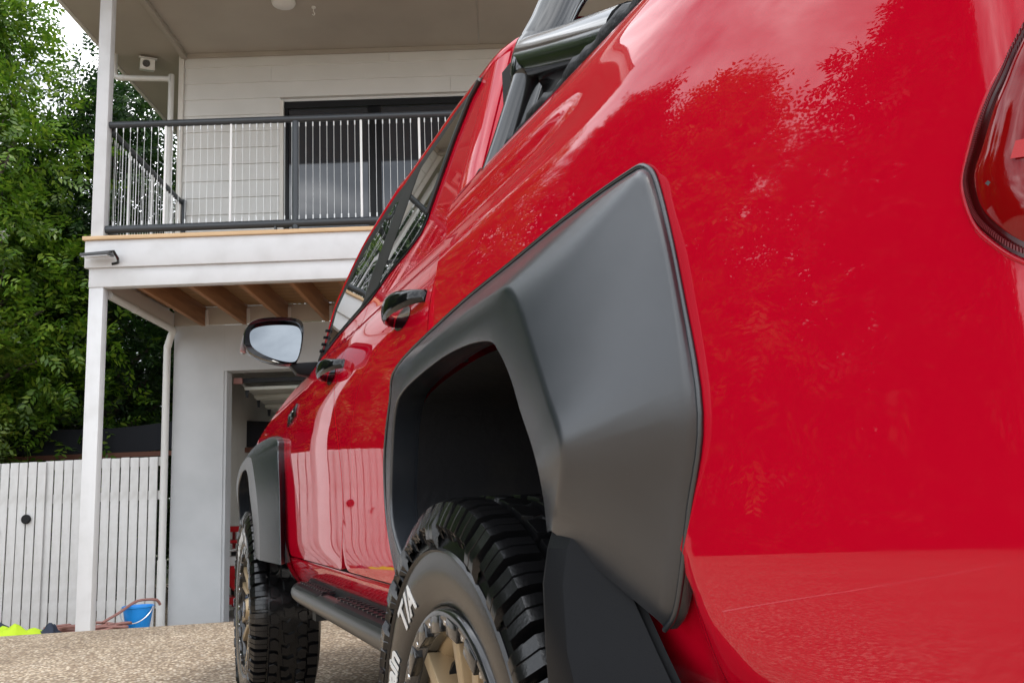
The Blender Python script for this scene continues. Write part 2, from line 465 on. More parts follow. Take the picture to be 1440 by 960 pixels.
# joists and the deck boards they carry
jm = MB(); jm.box((0, .102, 2.785), (.045, W - .05, 2.99)); j0 = jm.build('joist', M['joist'], house, bevel=.003)
for k in range(15):
    j = j0 if k == 0 else j0.copy()
    if k: COL.objects.link(j); j.parent = house
    j.location = (.345 + .43 * k, 0, 0)
dm = MB(); dm.box((-.03, 0, 2.993), (7.0, .134, 3.02)); d0 = dm.build('deck_board', M['board'], house)
for k in range(13):
    d = d0 if k == 0 else d0.copy()
    if k: COL.objects.link(d); d.parent = house
    d.location = (0, .065 + .14 * k, 0)
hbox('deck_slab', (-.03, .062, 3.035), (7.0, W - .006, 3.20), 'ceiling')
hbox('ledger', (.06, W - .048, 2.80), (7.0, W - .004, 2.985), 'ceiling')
hm = MB(); hm.box((0, W - .075, 2.79), (.03, W - .05, 2.95)); h0 = hm.build('joist_hanger', M['pipe'], house)
for k in range(15):
    h = h0 if k == 0 else h0.copy()
    if k: COL.objects.link(h); h.parent = house
    h.location = (.392 + .43 * k, 0, 0)
hbox('edge_beam', (.0, .104, 2.78), (.05, W - .02, 2.938), 'trim')
# lower garage wall with its opening
hbox('garage_wall', (.05, W, -.33), (.572, W + .2, 2.80), 'render')
hbox('garage_lintel', (.572, W + .002, 2.312), (5.6, W + .2, 2.798), 'render')
hbox('garage_wall', (5.6, W, -.33), (7.0, W + .2, 2.80), 'render')
hbox('door_jamb', (.5725, W + .012, -.30), (.60, W + .198, 2.31), 'render')
# garage inside
hbox('inner_wall', (.13, W + .202, -.33), (.17, 7.5, 2.9), 'garage_wall')
hbox('inner_wall', (.13, 7.5, -.33), (7.0, 7.55, 2.9), 'garage_wall')
hbox('inner_wall', (6.9, W + .202, -.33), (6.94, 7.5, 2.9), 'garage_wall')
hbox('garage_ceiling', (.172, W + .202, 2.6), (6.95, 7.5, 2.64), 'garage_wall')
hbox('side_wall', (.05, W + .2, -.33), (.10, 8.0, 2.80), 'render')
gd = hbox('garage_door', (.66, W + .26, 2.215), (5.55, W + .30, 2.262), 'rubber_trim')
z = 2.262; b = W + .31
for k in range(6):
    hbox('panel', (.70, b, z - .12), (5.55, b + .46, z - .085), 'garage_door', gd, .004)
    hbox('stiffener', (.70, b + .40, z - .165), (5.55, b + .445, z - .121), 'garage_door', gd, .004)
    mb = MB(); mb.prism([(.70, b + .02, z - .10), (.745, b + .02, z - .10), (.735, b + .02, z - .20), (.71, b + .02, z - .20)], (0, .012, 0)); mb.build('hinge', M['door_frame'], gd)
    b += .47; z -= .055
mb = MB(); mb.tube([(.645, W + .24, 2.25), (.645, W + 3.2, 1.93)], .018, 8); mb.build('track', M['pipe'], gd)
mb = MB(); mb.box((.61, W + .215, 2.20), (.70, W + .25, 2.262)); mb.build('bracket', M['hose'], gd)

# upper wall: every weatherboard is a piece
def weatherboard(a0, a1, z0):
    mb_ = MB(); y0 = W - .004
    mb_.prism([(a0, y0 - .024, z0 - .008), (a0, y0 - .010, z0 + .186), (a0, y0 + .02, z0 + .186), (a0, y0 + .02, z0 - .012)], (a1 - a0, 0, 0))
    return mb_.build('weatherboard', M['cladding'], house)
joints = [2.35, 1.05, 3.02, 1.9, 2.6, 1.45, 3.3, .95, 2.2, 2.9, 1.6, 2.45, 1.2, 3.1]
for k in range(14):
    z0 = 5.697 - .1875 * k
    if z0 < FL - .05: break
    spans = [(.102, 7.0)] if z0 > 5.27 else [(.102, 1.148), (4.36, 7.0)]
    for a0, a1 in spans:
        jt = joints[k]
        if a1 - a0 > 2.5 and a0 < jt < a1: weatherboard(a0, jt - .0015, z0); weatherboard(jt + .0015, a1, z0)
        else: weatherboard(a0, a1, z0)
hbox('wall_core', (.08, W + .018, 3.2), (1.19, W + .2, 5.84), 'cladding')
hbox('wall_core', (1.192, W + .018, 5.27), (4.298, W + .2, 5.84), 'cladding')
hbox('wall_core', (4.30, W + .018, 3.2), (7.0, W + .2, 5.84), 'cladding')
hbox('corner_board', (.045, W - .052, 2.96), (.10, W + .05, 5.84), 'trim', bevel=.003)
hbox('side_wall', (.05, W + .2, 2.81), (.10, 8.0, 5.84), 'cladding')
hbox('opening_reveal', (1.15, W - .042, 3.2), (1.19, W + .05, 5.27), 'trim')
# sliding door
sd_ = hbox('sliding_door', (1.195, W - .012, 5.19), (4.295, W + .06, 5.265), 'door_frame')
for a0, a1 in ((1.195, 1.235), (2.10, 2.24), (3.16, 3.28), (4.25, 4.295)):
    hbox('frame', (a0, W - .010 if a0 < 2 else W + .004, 3.205), (a1, W + .058, 5.188), 'door_frame', sd_, .003)
hbox('frame', (1.236, W + .0, 3.205), (4.25, W + .055, 3.27), 'door_frame', sd_)
for a0, a1 in ((1.236, 2.099), (2.241, 3.159), (3.281, 4.249)):
    hbox('pane', (a0, W + .022, 3.271), (a1, W + .03, 5.186), 'pane', sd_)
hbox('room_blind', (1.24, W + .10, 3.21), (4.24, W + .12, 4.95), 'curtain', sd_)
# ceiling, eave, roof
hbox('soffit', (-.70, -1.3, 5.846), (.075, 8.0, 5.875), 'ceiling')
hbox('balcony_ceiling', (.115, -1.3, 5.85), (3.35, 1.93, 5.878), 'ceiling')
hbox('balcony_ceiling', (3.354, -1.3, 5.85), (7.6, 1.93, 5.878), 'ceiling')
hbox('ceiling_batten', (.072, -1.3, 5.79), (.128, W - .03, 5.849), 'ceiling', bevel=.003)
hbox('eave_fascia', (-.735, -1.32, 5.83), (-.701, 8.0, 6.03), 'trim')
hbox('front_fascia', (-.70, -1.34, 5.83), (7.6, -1.302, 6.03), 'trim')
mb = MB(); mb.grid([[(-.74, -1.4, 6.04), (7.7, -1.4, 6.04)], [(-.74, 8.0, 6.04), (7.7, 8.0, 6.04)]]); mb.grid([[(-.74, -1.4, 6.08), (7.7, -1.4, 6.08)], [(-.74, 8.0, 6.6), (7.7, 8.0, 6.6)]])
mb.build('roof', M['pipe'], house)
hbox('cornice', (.128, W - .05, 5.80), (7.0, W - .028, 5.848), 'ceiling')
# downpipes
def pipe_part(name, pts, r, m='pipe', flat=1):
    mb_ = MB(); mb_.tube(catmull(pts, 6), r, 14); return mb_.build(name, M[m], house)
dp = pipe_part('downpipe', [(-.64, W - .09, 5.86), (-.64, W - .09, 5.72), (-.635, W - .09, 5.63), (-.615, W - .09, 5.585), (-.56, W - .09, 5.57), (-.30, W - .09, 5.553), (-.08, W - .09, 5.54), (-.035, W - .09, 5.53), (-.02, W - .09, 5.49), (-.018, W - .09, 5.40), (-.018, W - .09, 3.25)], .031)
for q in ([(-.57, W - .09, 5.571), (-.53, W - .09, 5.568)], [(-.018, W - .09, 4.70), (-.018, W - .09, 4.66)]): mb = MB(); mb.tube(q, .036, 14); mb.build('collar', M['pipe'], dp)
lp = pipe_part('downpipe', [(.10, .16, 2.74), (.10, 1.0, 2.735), (.10, 1.62, 2.73), (.09, 1.74, 2.72), (.05, 1.80, 2.68), (.012, 1.83, 2.58), (.0, 1.84, 2.45), (.0, 1.84, 1.2), (.0, 1.84, .42)], .036)
for q, r_ in (([(.0, 1.84, .42), (.0, 1.84, -.31)], .043), ([(.10, .72, 2.738), (.10, .76, 2.738)], .041)): mb = MB(); mb.tube(q, r_, 14); mb.build('collar', M['pipe'], lp)
# balustrade: rails, posts and stainless rods
bal = thing('balustrade', None, None); bal.parent = house
def rail(pts, r, name='rail', m='rail'):
    mb_ = MB(); mb_.tube(pts, r, 12); return mb_.build(name, M[m], bal)
RB = .045
rail([(.095, RB, 4.235), (6.85, RB, 4.235)], .030); rail([(.075, RB, 3.285), (6.85, RB, 3.285)], .034)
rail([(.10, RB + .04, 4.205), (.10, W - .03, 4.15)], .027); rail([(.10, RB + .04, 3.285), (.10, W - .03, 3.285)], .030)
rail([(.128, W - .03, 4.17), (.128, W - .03, 3.25)], .022)
for a in (1.728, 3.45, 5.2):
    mb = MB(); mb.tube([(a, RB, 4.21), (a, RB, 3.21)], .030, 12); mb.build('rail_post', M['rail'], bal)
    for s in (-.17,):
        mb = MB(); mb.box((a + s - .008, RB - .02, 3.21), (a + s + .008, RB + .02, 3.26)); mb.build('foot_bracket', M['rail'], bal)
for a in (.597, 1.165, 2.30, 2.81, 3.95, 4.55):
    mb = MB(); mb.tube([(a, RB, 4.21), (a, RB, 3.30)], .0105, 8); mb.build('stay', M['baluster'], bal)
for bb in (.50, 1.05, 1.6):
    mb = MB(); mb.tube([(.10, bb, 4.17), (.10, bb, 3.22)], .0105, 8); mb.build('stay', M['baluster'], bal)
rm = MB(); rm.tube([(0, 0, 4.205), (0, 0, 4.165)], .0062, 6); rm.tube([(0, 0, 4.165), (0, 0, 3.355)], .0019, 6); rm.tube([(0, 0, 3.355), (0, 0, 3.31)], .0062, 6)
r0 = rm.build('rod', M['rod'], bal); first = True
spots = [(.166 + .0612 * k, RB) for k in range(108)]
spots = [p for p in spots if min(abs(p[0] - s) for s in (.597, 1.165, 1.728, 2.30, 2.81, 3.45, 3.95, 4.55, 5.2)) > .022] + [(.10, .11 + .062 * k) for k in range(28)]
for a, bb in spots:
    r = r0 if first else r0.copy()
    if not first: COL.objects.link(r); r.parent = bal
    first = False; r.location = (a, bb, -.06 if bb > RB else 0)

def hthing(name, label, cat, a, b, z, group=None): return thing(name, label, cat, hw(a, b, z), -HY, group)
# security camera under the eave
t = hthing('security_camera', 'white boxy security camera fixed under the eave beside the post', 'security camera', -.34, 1.95, 5.765)
R = Matrix.Rotation(math.radians(24), 3, 'Z') @ Matrix.Rotation(math.radians(20), 3, 'X')
mb = MB(); mb.box((-.075, -.11, -.06), (.075, .11, .06), R=R, c=(0, 0, .02)); mb.build('housing', M['lampwhite'], t, bevel=.006)
mb = MB(); mb.box((-.095, -.14, .062), (.095, .12, .07), R=R, c=(0, 0, .02)); mb.build('hood', M['lampwhite'], t, bevel=.002)
mb = MB(); mb.lathe([(0, 0.001), (0, .036), (.012, .04), (.02, .04)], (0, 0, 0), 'y', 20)
mb.v = [tuple(R @ Vector((p[0] - .015, p[1] - .122, p[2] + .005)) + Vector((0, 0, .02))) for p in mb.v]; mb.build('lens', M['gloss_black'], t)
mb = MB(); mb.tube([(0, .03, .07), (0, .04, .15)], .022, 10); mb.build('bracket', M['lampwhite'], t)
# flood light on the fascia
t = hthing('flood_light', 'dark grey flood light mounted on the white fascia corner', 'flood light', .13, -.022, 2.99)
mb = MB(); mb.prism([(-.135, -.16, .030), (.10, -.16, .045), (.10, -.16, .012), (-.135, -.16, .006)], (0, .13, .012)); mb.build('housing', M['grey_fit'], t, bevel=.004)
mb = MB(); mb.prism([(-.125, -.155, .004), (.09, -.155, .010), (.09, -.155, .006), (-.125, -.155, .0)], (0, .11, .012)); mb.build('lens', M['white_lamp'], t)
mb = MB(); mb.tube([(.06, -.10, .05), (.12, -.10, .055), (.14, -.06, .0), (.12, -.004, -.02), (.07, -.004, -.03)], .012, 8); mb.build('bracket', M['gloss_black'], t)
# ceiling fittings
t = hthing('ceiling_light', 'round white ceiling light under the balcony roof', 'ceiling light', 1.43, .84, 5.85)
mb = MB(); mb.lathe([(0, .115), (-.02, .12), (-.045, .11), (-.06, .08), (-.066, .001)], (0, 0, 0), 'z', 28); mb.build('diffuser', M['lampwhite'], t)
t = hthing('ceiling_hook', 'small white hook hanging from the balcony ceiling', 'hook', 1.70, .98, 5.85)
mb = MB(); mb.lathe([(0, .022), (-.012, .02), (-.016, .001)], (0, 0, 0), 'z', 14); mb.build('hook_plate', M['lampwhite'], t)
mb = MB(); mb.tube(catmull([(0, 0, -.01), (0, 0, -.05), (.012, 0, -.075), (0, 0, -.09), (-.012, 0, -.078)], 4), .005, 8); mb.build('hook_wire', M['lampwhite'], t)

# ------------------------------------------------------------------ fence and gate beside the house
def boards(parent, a0, a1, b, ztop, z0, pitch, w):
    mb_ = MB(); mb_.box((0, 0, z0), (w, .02, ztop)); o0 = mb_.build('board', M['fence'], parent, bevel=.003)
    n = int((a1 - a0) / pitch)
    for k in range(n + 1):
        o_ = o0 if k == 0 else o0.copy()
        if k: COL.objects.link(o_); o_.parent = parent
        o_.location = (a0 + k * pitch + random.uniform(-.002, .002), b, random.uniform(-.004, .004))
fc = hthing('picket_fence', 'white vertical board fence between gate and garage wall', 'fence', 0, W, 0)
boards(fc, -1.228, -.11, .0, 1.452, -.32, .0958, .083)
for zz in (-.05, 1.02, 1.36):
    mb = MB(); mb.box((-1.235, .021, zz), (-.05, .058, zz + .09)); mb.build('rail', M['fence'], fc)
mb = MB(); mb.box((-1.30, .022, -.33), (-1.236, .09, 1.44)); mb.build('post', M['fence'], fc)
gt = hthing('board_gate', 'white vertical board gate with round black latch', 'gate', 0, W, 0)
boards(gt, -2.40, -1.26, -.03, 1.442, -.24, .0925, .081)
for zz in (-.10, 1.0, 1.3):
    mb = MB(); mb.box((-2.40, -.009, zz), (-1.31, .02, zz + .09)); mb.build('rail', M['fence'], gt)
lt = MB(); lt.lathe([(0, .001), (0, .036), (-.012, .047), (-.028, .047), (-.034, .04), (-.034, .001)], (-1.372, -.031, .875), 'y', 24); lt.build('latch', M['rubber_trim'], gt)
mb = MB(); mb.tube([(-1.70, -.035, .80), (-1.64, -.06, .76), (-1.655, -.035, .72)], .008, 8); mb.build('handle', M['gloss_black'], gt)
# the same fence runs on out to the left
f2 = hthing('picket_fence', 'long white board fence carrying on left of the gate', 'fence', -2.46, W - .02, 0)
boards(f2, -6.6, -.09, 0, 1.46, -.35, .0958, .083)
for zz in (0, .62, 1.3):
    mb = MB(); mb.box((-6.6, .021, zz), (0, .058, zz + .09)); mb.build('rail', M['fence'], f2)

# dark shade cloth over a brown beam in the yard behind
t = hthing('shade_screen', 'black shade cloth strung over brown beam behind the fence', 'shade screen', -1.3, 4.2, -.35)
mb = MB(); mb.grid([[(-2.5 + 4.6 * i / 12, .05 * math.sin(i * 1.3), 2.02 + k * .34 + .03 * math.sin(i * .9)) for i in range(13)] for k in range(2)]); mb.grid([[(-2.5 + 4.6 * i / 12, .4 + .05 * math.sin(i), 2.36 - k * .2) for i in range(13)] for k in range(2)])
mb.build('cloth', M['shade'], t)
mb = MB(); mb.box((-2.6, -.05, 1.955), (2.2, .05, 2.015)); mb.build('beam', M['brown_beam'], t)
for a in (-2.5, 2.1):
    mb = MB(); mb.box((a - .05, -.045, 0), (a + .05, .045, 1.95)); mb.build('post', M['brown_beam'], t)

# ------------------------------------------------------------------ things left on the ground
def gz(a, b): return ground_z(a, b)
bk = hthing('bucket', 'bright blue plastic bucket beside the downpipe', 'bucket', .145, .9, gz(.145, .9))
mb = MB(); mb.lathe([(.004, .001), (.0, .088), (.004, .095), (.20, .128), (.206, .136), (.216, .136), (.218, .129), (.21, .124), (.012, .09), (.012, .001)], (0, 0, 0), 'z', 40); mb.build('body', M['bucket'], bk)
mb = MB(); hp = [(.138 * math.cos(a), -.02 - .135 * math.sin(a) * .98, .205 - .125 * math.sin(a)) for a in np.linspace(-.05, math.pi + .05, 18)]
mb.tube(hp, .005, 6); mb.build('handle', M['rod'], bk)
hs = hthing('garden_hose', 'dusty red garden hose coiled on the ground by the white post', 'garden hose', -.12, .62, gz(-.12, .62))
pts = []
for k in range(150):
    a = k * .21; rr = .17 + .05 * math.sin(k * .37) + .02 * math.sin(k * 1.3)
    pts.append((-.05 + rr * 1.55 * math.cos(a) + .02 * math.sin(k * .11), rr * .62 * math.sin(a), .016 + .055 * (k / 150) + .008 * math.sin(k * .9)))
pts += [(.10, -.05, .09), (.19, .05, .15), (.245, .15, .205), (.29, .2, .232), (.35, .25, .236), (.42, .3, .225), (.44, .33, .18)]
mb = MB(); mb.tube(catmull(pts, 2), .0125, 8); tag(mb.build('hose', M['hose'], hs))
t = hthing('clothes_pile', 'crumpled hi-vis yellow and navy work clothes on the driveway edge', 'clothes pile', -.62, .25, gz(-.62, .25))
def rag(cx, cy, rx, ry, h, seed):
    rg = np.random.default_rng(seed); ph = rg.uniform(0, 6, 8); mb_ = MB(); rows = []
    for i in range(15):
        row = []
        for j in range(30):
            a = 2 * math.pi * j / 30; rr = math.sin(i / 14 * math.pi / 2)
            k = 1 + .18 * math.sin(3 * a + ph[0]) + .12 * math.sin(7 * a + ph[1] + i * .3)
            x = rx * rr * k * math.cos(a); y = ry * rr * k * math.sin(a)
            zz = h * (1 - rr ** 2.2) * (1 + .35 * math.sin(9 * x / rx + ph[2]) * math.sin(7 * y / ry + ph[3])) + .018 * math.sin(22 * x + ph[4]) * math.sin(25 * y + ph[5]) * (1 - rr) * 4
            row.append((cx + x, cy + y, max(zz, .0) + .002))
        rows.append(row)
    mb_.grid(rows, closed_v=True); return mb_
rag(.0, -.02, .25, .15, .062, 3).build('yellow_shirt', M['hivis'], t)
rag(-.24, .10, .22, .16, .085, 4).build('navy_jacket', M['navy'], t)
rag(.27, .05, .10, .08, .06, 5).build('navy_glove', M['navy'], t)
# red trolley standing inside the garage
t = hthing('tool_trolley', 'red metal tool trolley with hose reel inside the garage', 'tool trolley', .53, 2.85, -.27)
for a in (-.16, .48):
    mb = MB(); mb.box((a, -.25, .10), (a + .03, -.22, .98)); mb.box((a, .12, .10), (a + .03, .15, .98)); mb.build('upright', M['red_tool'], t)
for zz, hh in ((.92, .06), (.80, .035), (.16, .075)):
    mb = MB(); mb.box((-.17, -.262, zz), (.52, .16, zz + hh)); mb.build('shelf', M['red_tool'], t, bevel=.004)
mb = MB(); mb.box((-.14, .02, .24), (.48, .10, .70)); mb.build('back_panel', M['dark'], t)
mb = MB(); mb.lathe([(-.05, .001), (-.05, .17), (-.03, .19), (.03, .19), (.05, .17), (.05, .001)], (.06, -.16, .45), 'y', 28); mb.build('reel', M['red_tool'], t)
mb = MB(); mb.box((-.13, -.22, .56), (.10, -.05, .66)); mb.box((-.01, -.245, .42), (.03, -.215, .50)); mb.build('motor', M['pipe'], t, bevel=.008)
mb = MB(); mb.tube([(-.16, -.24, .74), (-.05, -.25, .725), (.08, -.25, .75), (.3, -.25, .76)], .012, 8); mb.build('cable', M['pipe'], t)
for a in (-.12, .44):
    mb = MB(); mb.lathe([(-.02, .001), (-.02, .05), (.02, .05), (.02, .001)], (a, -.2, .052), 'x', 18); mb.build('castor', M['rubber_trim'], t)

# ------------------------------------------------------------------ trees
def leaf_mesh(name, centres, radii, n_leaf, size, m, parent, squash=.75, leaflets=9):
    """sprays of small folded leaves scattered through clumps"""
    C = np.asarray(centres, float); Rr = np.asarray(radii, float)
    nsp = max(1, n_leaf // leaflets)
    idx = rng.integers(0, len(C), nsp)
    d = rng.normal(size=(nsp, 3)); d /= np.linalg.norm(d, axis=1)[:, None]
    rad = rng.uniform(.35, 1.0, nsp) ** .6
    base = C[idx] + d * (Rr[idx] * rad)[:, None] * np.array([1, 1, squash])
    # stem direction: outwards and drooping
    sdir = d + rng.normal(scale=.55, size=(nsp, 3)) + np.array([0, 0, -.15]); sdir /= np.linalg.norm(sdir, axis=1)[:, None]
    up = np.array([0, 0, 1.0]) + rng.normal(scale=.45, size=(nsp, 3))
    side = np.cross(sdir, up); side /= np.linalg.norm(side, axis=1)[:, None] + 1e-9
    nrm = np.cross(side, sdir)
    t = np.repeat(np.linspace(.1, 1, leaflets)[None, :], nsp, 0)
    sg = np.where(np.arange(leaflets) % 2 == 0, 1.0, -1.0)[None, :]
    L = size * rng.uniform(.75, 1.25, (nsp, leaflets)) * (1.1 - .35 * t)
    slen = size * leaflets * .30
    p0 = base[:, None, :] + sdir[:, None, :] * (t * slen)[:, :, None]
    ld = sdir[:, None, :] * .62 + side[:, None, :] * (sg * rng.uniform(.6, 1.1, (nsp, leaflets)))[:, :, None] + nrm[:, None, :] * rng.normal(scale=.22, size=(nsp, leaflets))[:, :, None] + np.array([0, 0, -.12])
    ld /= np.linalg.norm(ld, axis=2)[:, :, None]
    wd = np.cross(ld, nrm[:, None, :]); wd /= np.linalg.norm(wd, axis=2)[:, :, None] + 1e-9
    ln = np.cross(wd, ld)
    a = p0; c = p0 + ld * L[:, :, None]
    mid = p0 + ld * (L * .45)[:, :, None] - ln * (L * .05)[:, :, None]
    w = (L * .21)[:, :, None]
    b_ = mid + wd * w + ln * (L * .10)[:, :, None]; d_ = mid - wd * w + ln * (L * .10)[:, :, None]
    V = np.stack([a, b_, c, d_], axis=2).reshape(-1, 3).astype(np.float32)
    nq = len(V) // 4
    me = bpy.data.meshes.new(name)
    me.vertices.add(len(V)); me.vertices.foreach_set('co', V.ravel())
    tri = np.empty((nq, 2, 3), np.int32); q = np.arange(nq) * 4
    tri[:, 0, 0] = q; tri[:, 0, 1] = q + 1; tri[:, 0, 2] = q + 2
    tri[:, 1, 0] = q; tri[:, 1, 1] = q + 2; tri[:, 1, 2] = q + 3
    me.loops.add(nq * 6); me.loops.foreach_set('vertex_index', tri.ravel())
    me.polygons.add(nq * 2); me.polygons.foreach_set('loop_start', np.arange(0, nq * 6, 3, dtype=np.int32))
    me.materials.append(m); me.update(calc_edges=True); me.validate()
    o_ = bpy.data.objects.new(name, me); COL.objects.link(o_); o_.parent = parent
    return o_

def tree(label, x, y, h, rx, ry, n_leaf, size, m, seed, low=.22, group='trees in the garden left of the house', clumps=None, cat='tree', name='tree'):
    rg = np.random.default_rng(seed)
    r = thing(name, label, cat, (x, y, -.36), 0, group)
    tr = MB(); lean = rg.normal(scale=.05, size=2)
    path = [(lean[0] * h * k * k, lean[1] * h * k * k, h * .85 * k) for k in np.linspace(0, 1, 9)]
    tr.tube(path, [.035 * h * (1 - .8 * k) * (1.35 if k == 0 else 1) / 2 + .012 for k in np.linspace(0, 1, 9)], 10)
    tr.build('trunk', M['bark'], r)
    cs, rs = [], []
    nc = clumps or int(26 + h * 7)
    lim = MB()
    for k in range(nc):
        u = rg.uniform(0, 1); hh = h * (low + (1 - low) * (k + .5) / nc)
        prof = math.sin(min(1, (hh / h - low) / (1 - low) * .92 + .16) * math.pi) ** .55
        a = k * 2.399 + rg.normal(scale=.4); q = prof * rg.uniform(.45, 1.0)
        c = np.array([lean[0] * hh + rx * q * math.cos(a), lean[1] * hh + ry * q * math.sin(a), hh + rg.normal(scale=.1 * h * .3)])
        cs.append(c); rs.append(rg.uniform(.55, 1.1) * (.10 * h + .12))
        hz = max(.3, hh * .72)
        if k % 2 == 0:
            t0 = (lean[0] * h * (hz / h / .85) ** 2, lean[1] * h * (hz / h / .85) ** 2, hz)
            mid = ((t0[0] + c[0]) / 2, (t0[1] + c[1]) / 2, (hz + c[2]) / 2 + .12)
            lim.tube(catmull([t0, mid, tuple(c)], 3), [.011 * h * (1 - .8 * s / 6) * .55 + .006 for s in range(7)], 6)
    lim.build('limbs', M['bark'], r)
    leaf_mesh('crown', cs, rs, n_leaf, size, m, r)
    return r
# in view behind the fence
tree('tall bright green tree rising left of the house behind the gate', -2.6, 13.2, 8.6, 1.75, 1.6, 62000, .115, M['leaf_a'], 1, low=.10)
tree('dark green tree standing just behind the white fence', -.75, 14.8, 7.6, 1.7, 1.4, 60000, .115, M['leaf_b'], 2, low=.06)
tree('loose light green tree close beside the house wall', .9, 15.8, 8.2, 1.15, 1.5, 36000, .115, M['leaf_a'], 3, low=.10)
tree('low yellowish green bush leaning over the gate', -2.25, 11.9, 3.9, .75, .55, 16000, .10, M['leaf_c'], 4, low=.18, clumps=26)
tree('deep green tree filling the gap behind the brown beam', -1.9, 16.6, 7.0, 2.0, 1.4, 42000, .13, M['leaf_b'], 5, low=.04)
for k, (x, y, h, rr) in enumerate([(-4.6, 19.5, 7.4, 2.4), (-1.4, 20.5, 7.0, 2.3), (1.2, 21.5, 6.6, 2.2), (-7.2, 18.0, 7.6, 2.4)]):
    tree(['wide dark tree farther back left of the yard', 'dense dark tree farther back behind the yard trees', 'dark tree farther back close to the house side', 'far back tree beyond the left end of the fence'][k], x, y, h, rr, 1.8, 26000, .17, M['leaf_b'], 40 + k, low=.03)
fl = thing('white_flower', 'single white flower head at the left edge among the leaves', 'flower', (-1.86, 12.6, 4.42))
mb = MB()
for k in range(7):
    a = k * .9; mb.prism([(0, 0, 0), (.06 * math.cos(a - .4), .03, .06 * math.sin(a - .4)), (.11 * math.cos(a), .0, .11 * math.sin(a)), (.06 * math.cos(a + .4), .03, .06 * math.sin(a + .4))], (0, .012, 0))
mb.build('petals', M['petal'], fl)
mb = MB(); mb.tube([(0, 0, 0), (.05, .1, -.4), (-.1, .2, -1.2)], .01, 6); mb.build('stem', M['bark'], fl)
# further trees and shrubs down the left of the drive, outside the picture but mirrored in the paint
spots = [(-6.0, 14.6, 10.5, 2.4), (-8.6, 13.4, 10.0, 2.3), (-10.6, 11.4, 11.0, 2.5), (-12.6, 10.2, 10.0, 2.2)]
names = ['broad leafy tree just past the left end of the fence', 'tall bright tree at the back corner of the driveway', 'very tall tree in the corner behind the hedge', 'big round tree behind the middle of the hedge', 'tallest dark tree behind the hedge opposite the truck doors', 'shorter bushy tree behind the hedge opposite the cargo bed', 'bright tree behind the near end of the hedge']
for k, (x, y, h, rr) in enumerate(spots):
    tree(names[k], x, y, h, rr, rr, 60000, .20, [M['leaf_b'], M['leaf_a'], M['leaf_b']][k % 3], 20 + k, low=.02, group='trees along the left of the driveway')
hd = thing('hedge', 'long clipped dark green hedge along the left edge of the driveway', 'hedge', (0, 0, 0))
line = [(-5.6, 13.6), (-7.4, 12.6), (-9.6, 10.0), (-11.2, 7.6)]
cs, rs = [], []
hp = catmull([(x, y, 0) for x, y in line], 8)
for k, p in enumerate(hp):
    for q in range(4): cs.append((p.x + rng.normal(scale=.15), p.y + rng.normal(scale=.15), .15 + .62 * q)); rs.append(.62)
leaf_mesh('foliage', cs, rs, 60000, .15, M['leaf_b'], hd)
mb = MB()
for k in range(0, len(hp), 3): mb.tube([(hp[k].x, hp[k].y, -.36), (hp[k].x + .05, hp[k].y, 1.6)], .03, 6)
mb.build('stems', M['bark'], hd)
# ------------------------------------------------------------------ the pickup truck (x to its right, Y forward)
CX = 1.38                                            # centre line
TO = (CX, 1.26, 0.0)
AX_R, AX_F = 1.288, 4.33                              # axles
truck = thing('pickup_truck', 'glossy red lifted dual cab pickup truck with black wheel arch flares', 'pickup truck', TO)
def tb(mb_, name, m, parent=truck, **k):
    return mb_.build(name, [M[q] for q in m] if isinstance(m, (list, tuple)) else M[m], parent, origin=TO, **k)
def mir(p): return (2 * CX - p[0], p[1], p[2])

BED = [(.44, .70), (.52, .60), (.60, .525), (.66, .470), (.74, .4505), (.9, .4475), (1.05, .446), (1.18, .450), (1.27, .459), (1.34, .474), (1.39, .495), (1.42, .525), (1.43, .56)]
CAB = [(.50, .62), (.55, .56), (.62, .50), (.70, .475), (.8, .47), (.95, .468), (1.1, .466), (1.2, .472), (1.27, .487), (1.33, .515), (1.36, .536)]
def kf(Y): return .28 - .19 * max(0, min(.9, Y - 2.4))
def skin_x(Y, z):
    """side of cab, doors, fender"""
    x = interp(min(z, 1.36), CAB)
    if z > 1.36: x = .536 + (z - 1.36) * kf(Y)
    w = max(0, min(1, (z - 1.25) / .25)); y1 = 1.60 + .09 * w; r = .09 + .12 * w
    if Y < y1: x += (r - math.sqrt(max(0, r * r - (y1 - Y) ** 2))) * (1 - .25 * w)
    if Y > 4.5: x += .22 * (Y - 4.5) ** 2
    return x
ARC = [(.30, .655), (.45, .672), (.60, .705), (.657, .716), (.707, .742), (.733, .78), (.745, .83)]
def bed_x(Y, z):
    x = interp(z, BED)
    zc = lin(Y, [(.30, .690), (.50, .696), (.60, .705), (.657, .716), (.707, .742), (.733, .78), (.75, .84)])
    if z < zc: x = max(x, .452) + (zc - z) * .24
    s = max(0, min(1, (Y - .78) / .30)); x += .009 * s * s * (3 - 2 * s) * math.exp(-((z - 1.318) / .026) ** 2)
    r = .11
    if Y < .366: x += r - math.sqrt(max(1e-6, r * r - (.366 - Y) ** 2)) if Y > .26 else r * .8
    return x
def in_poly(p, poly):
    c = False
    for i in range(len(poly)):
        (x1, y1), (x2, y2) = poly[i - 1], poly[i]
        if (y1 > p[1]) != (y2 > p[1]) and p[0] < (x2 - x1) * (p[1] - y1) / (y2 - y1) + x1: c = not c
    return c
ARCH_R = [(1.80, .40), (1.80, .92), (1.70, 1.10), (1.30, 1.14), (.85, 1.155), (.74, 1.05), (.73, .92), (.82, .85), (.95, .80), (.93, .70), (.84, .52), (.84, .40)]
ARCH_F = [(3.62, .40), (3.62, 1.0), (3.72, 1.09), (4.2, 1.12), (4.7, 1.08), (4.98, .98), (5.02, .85), (5.02, .40)]

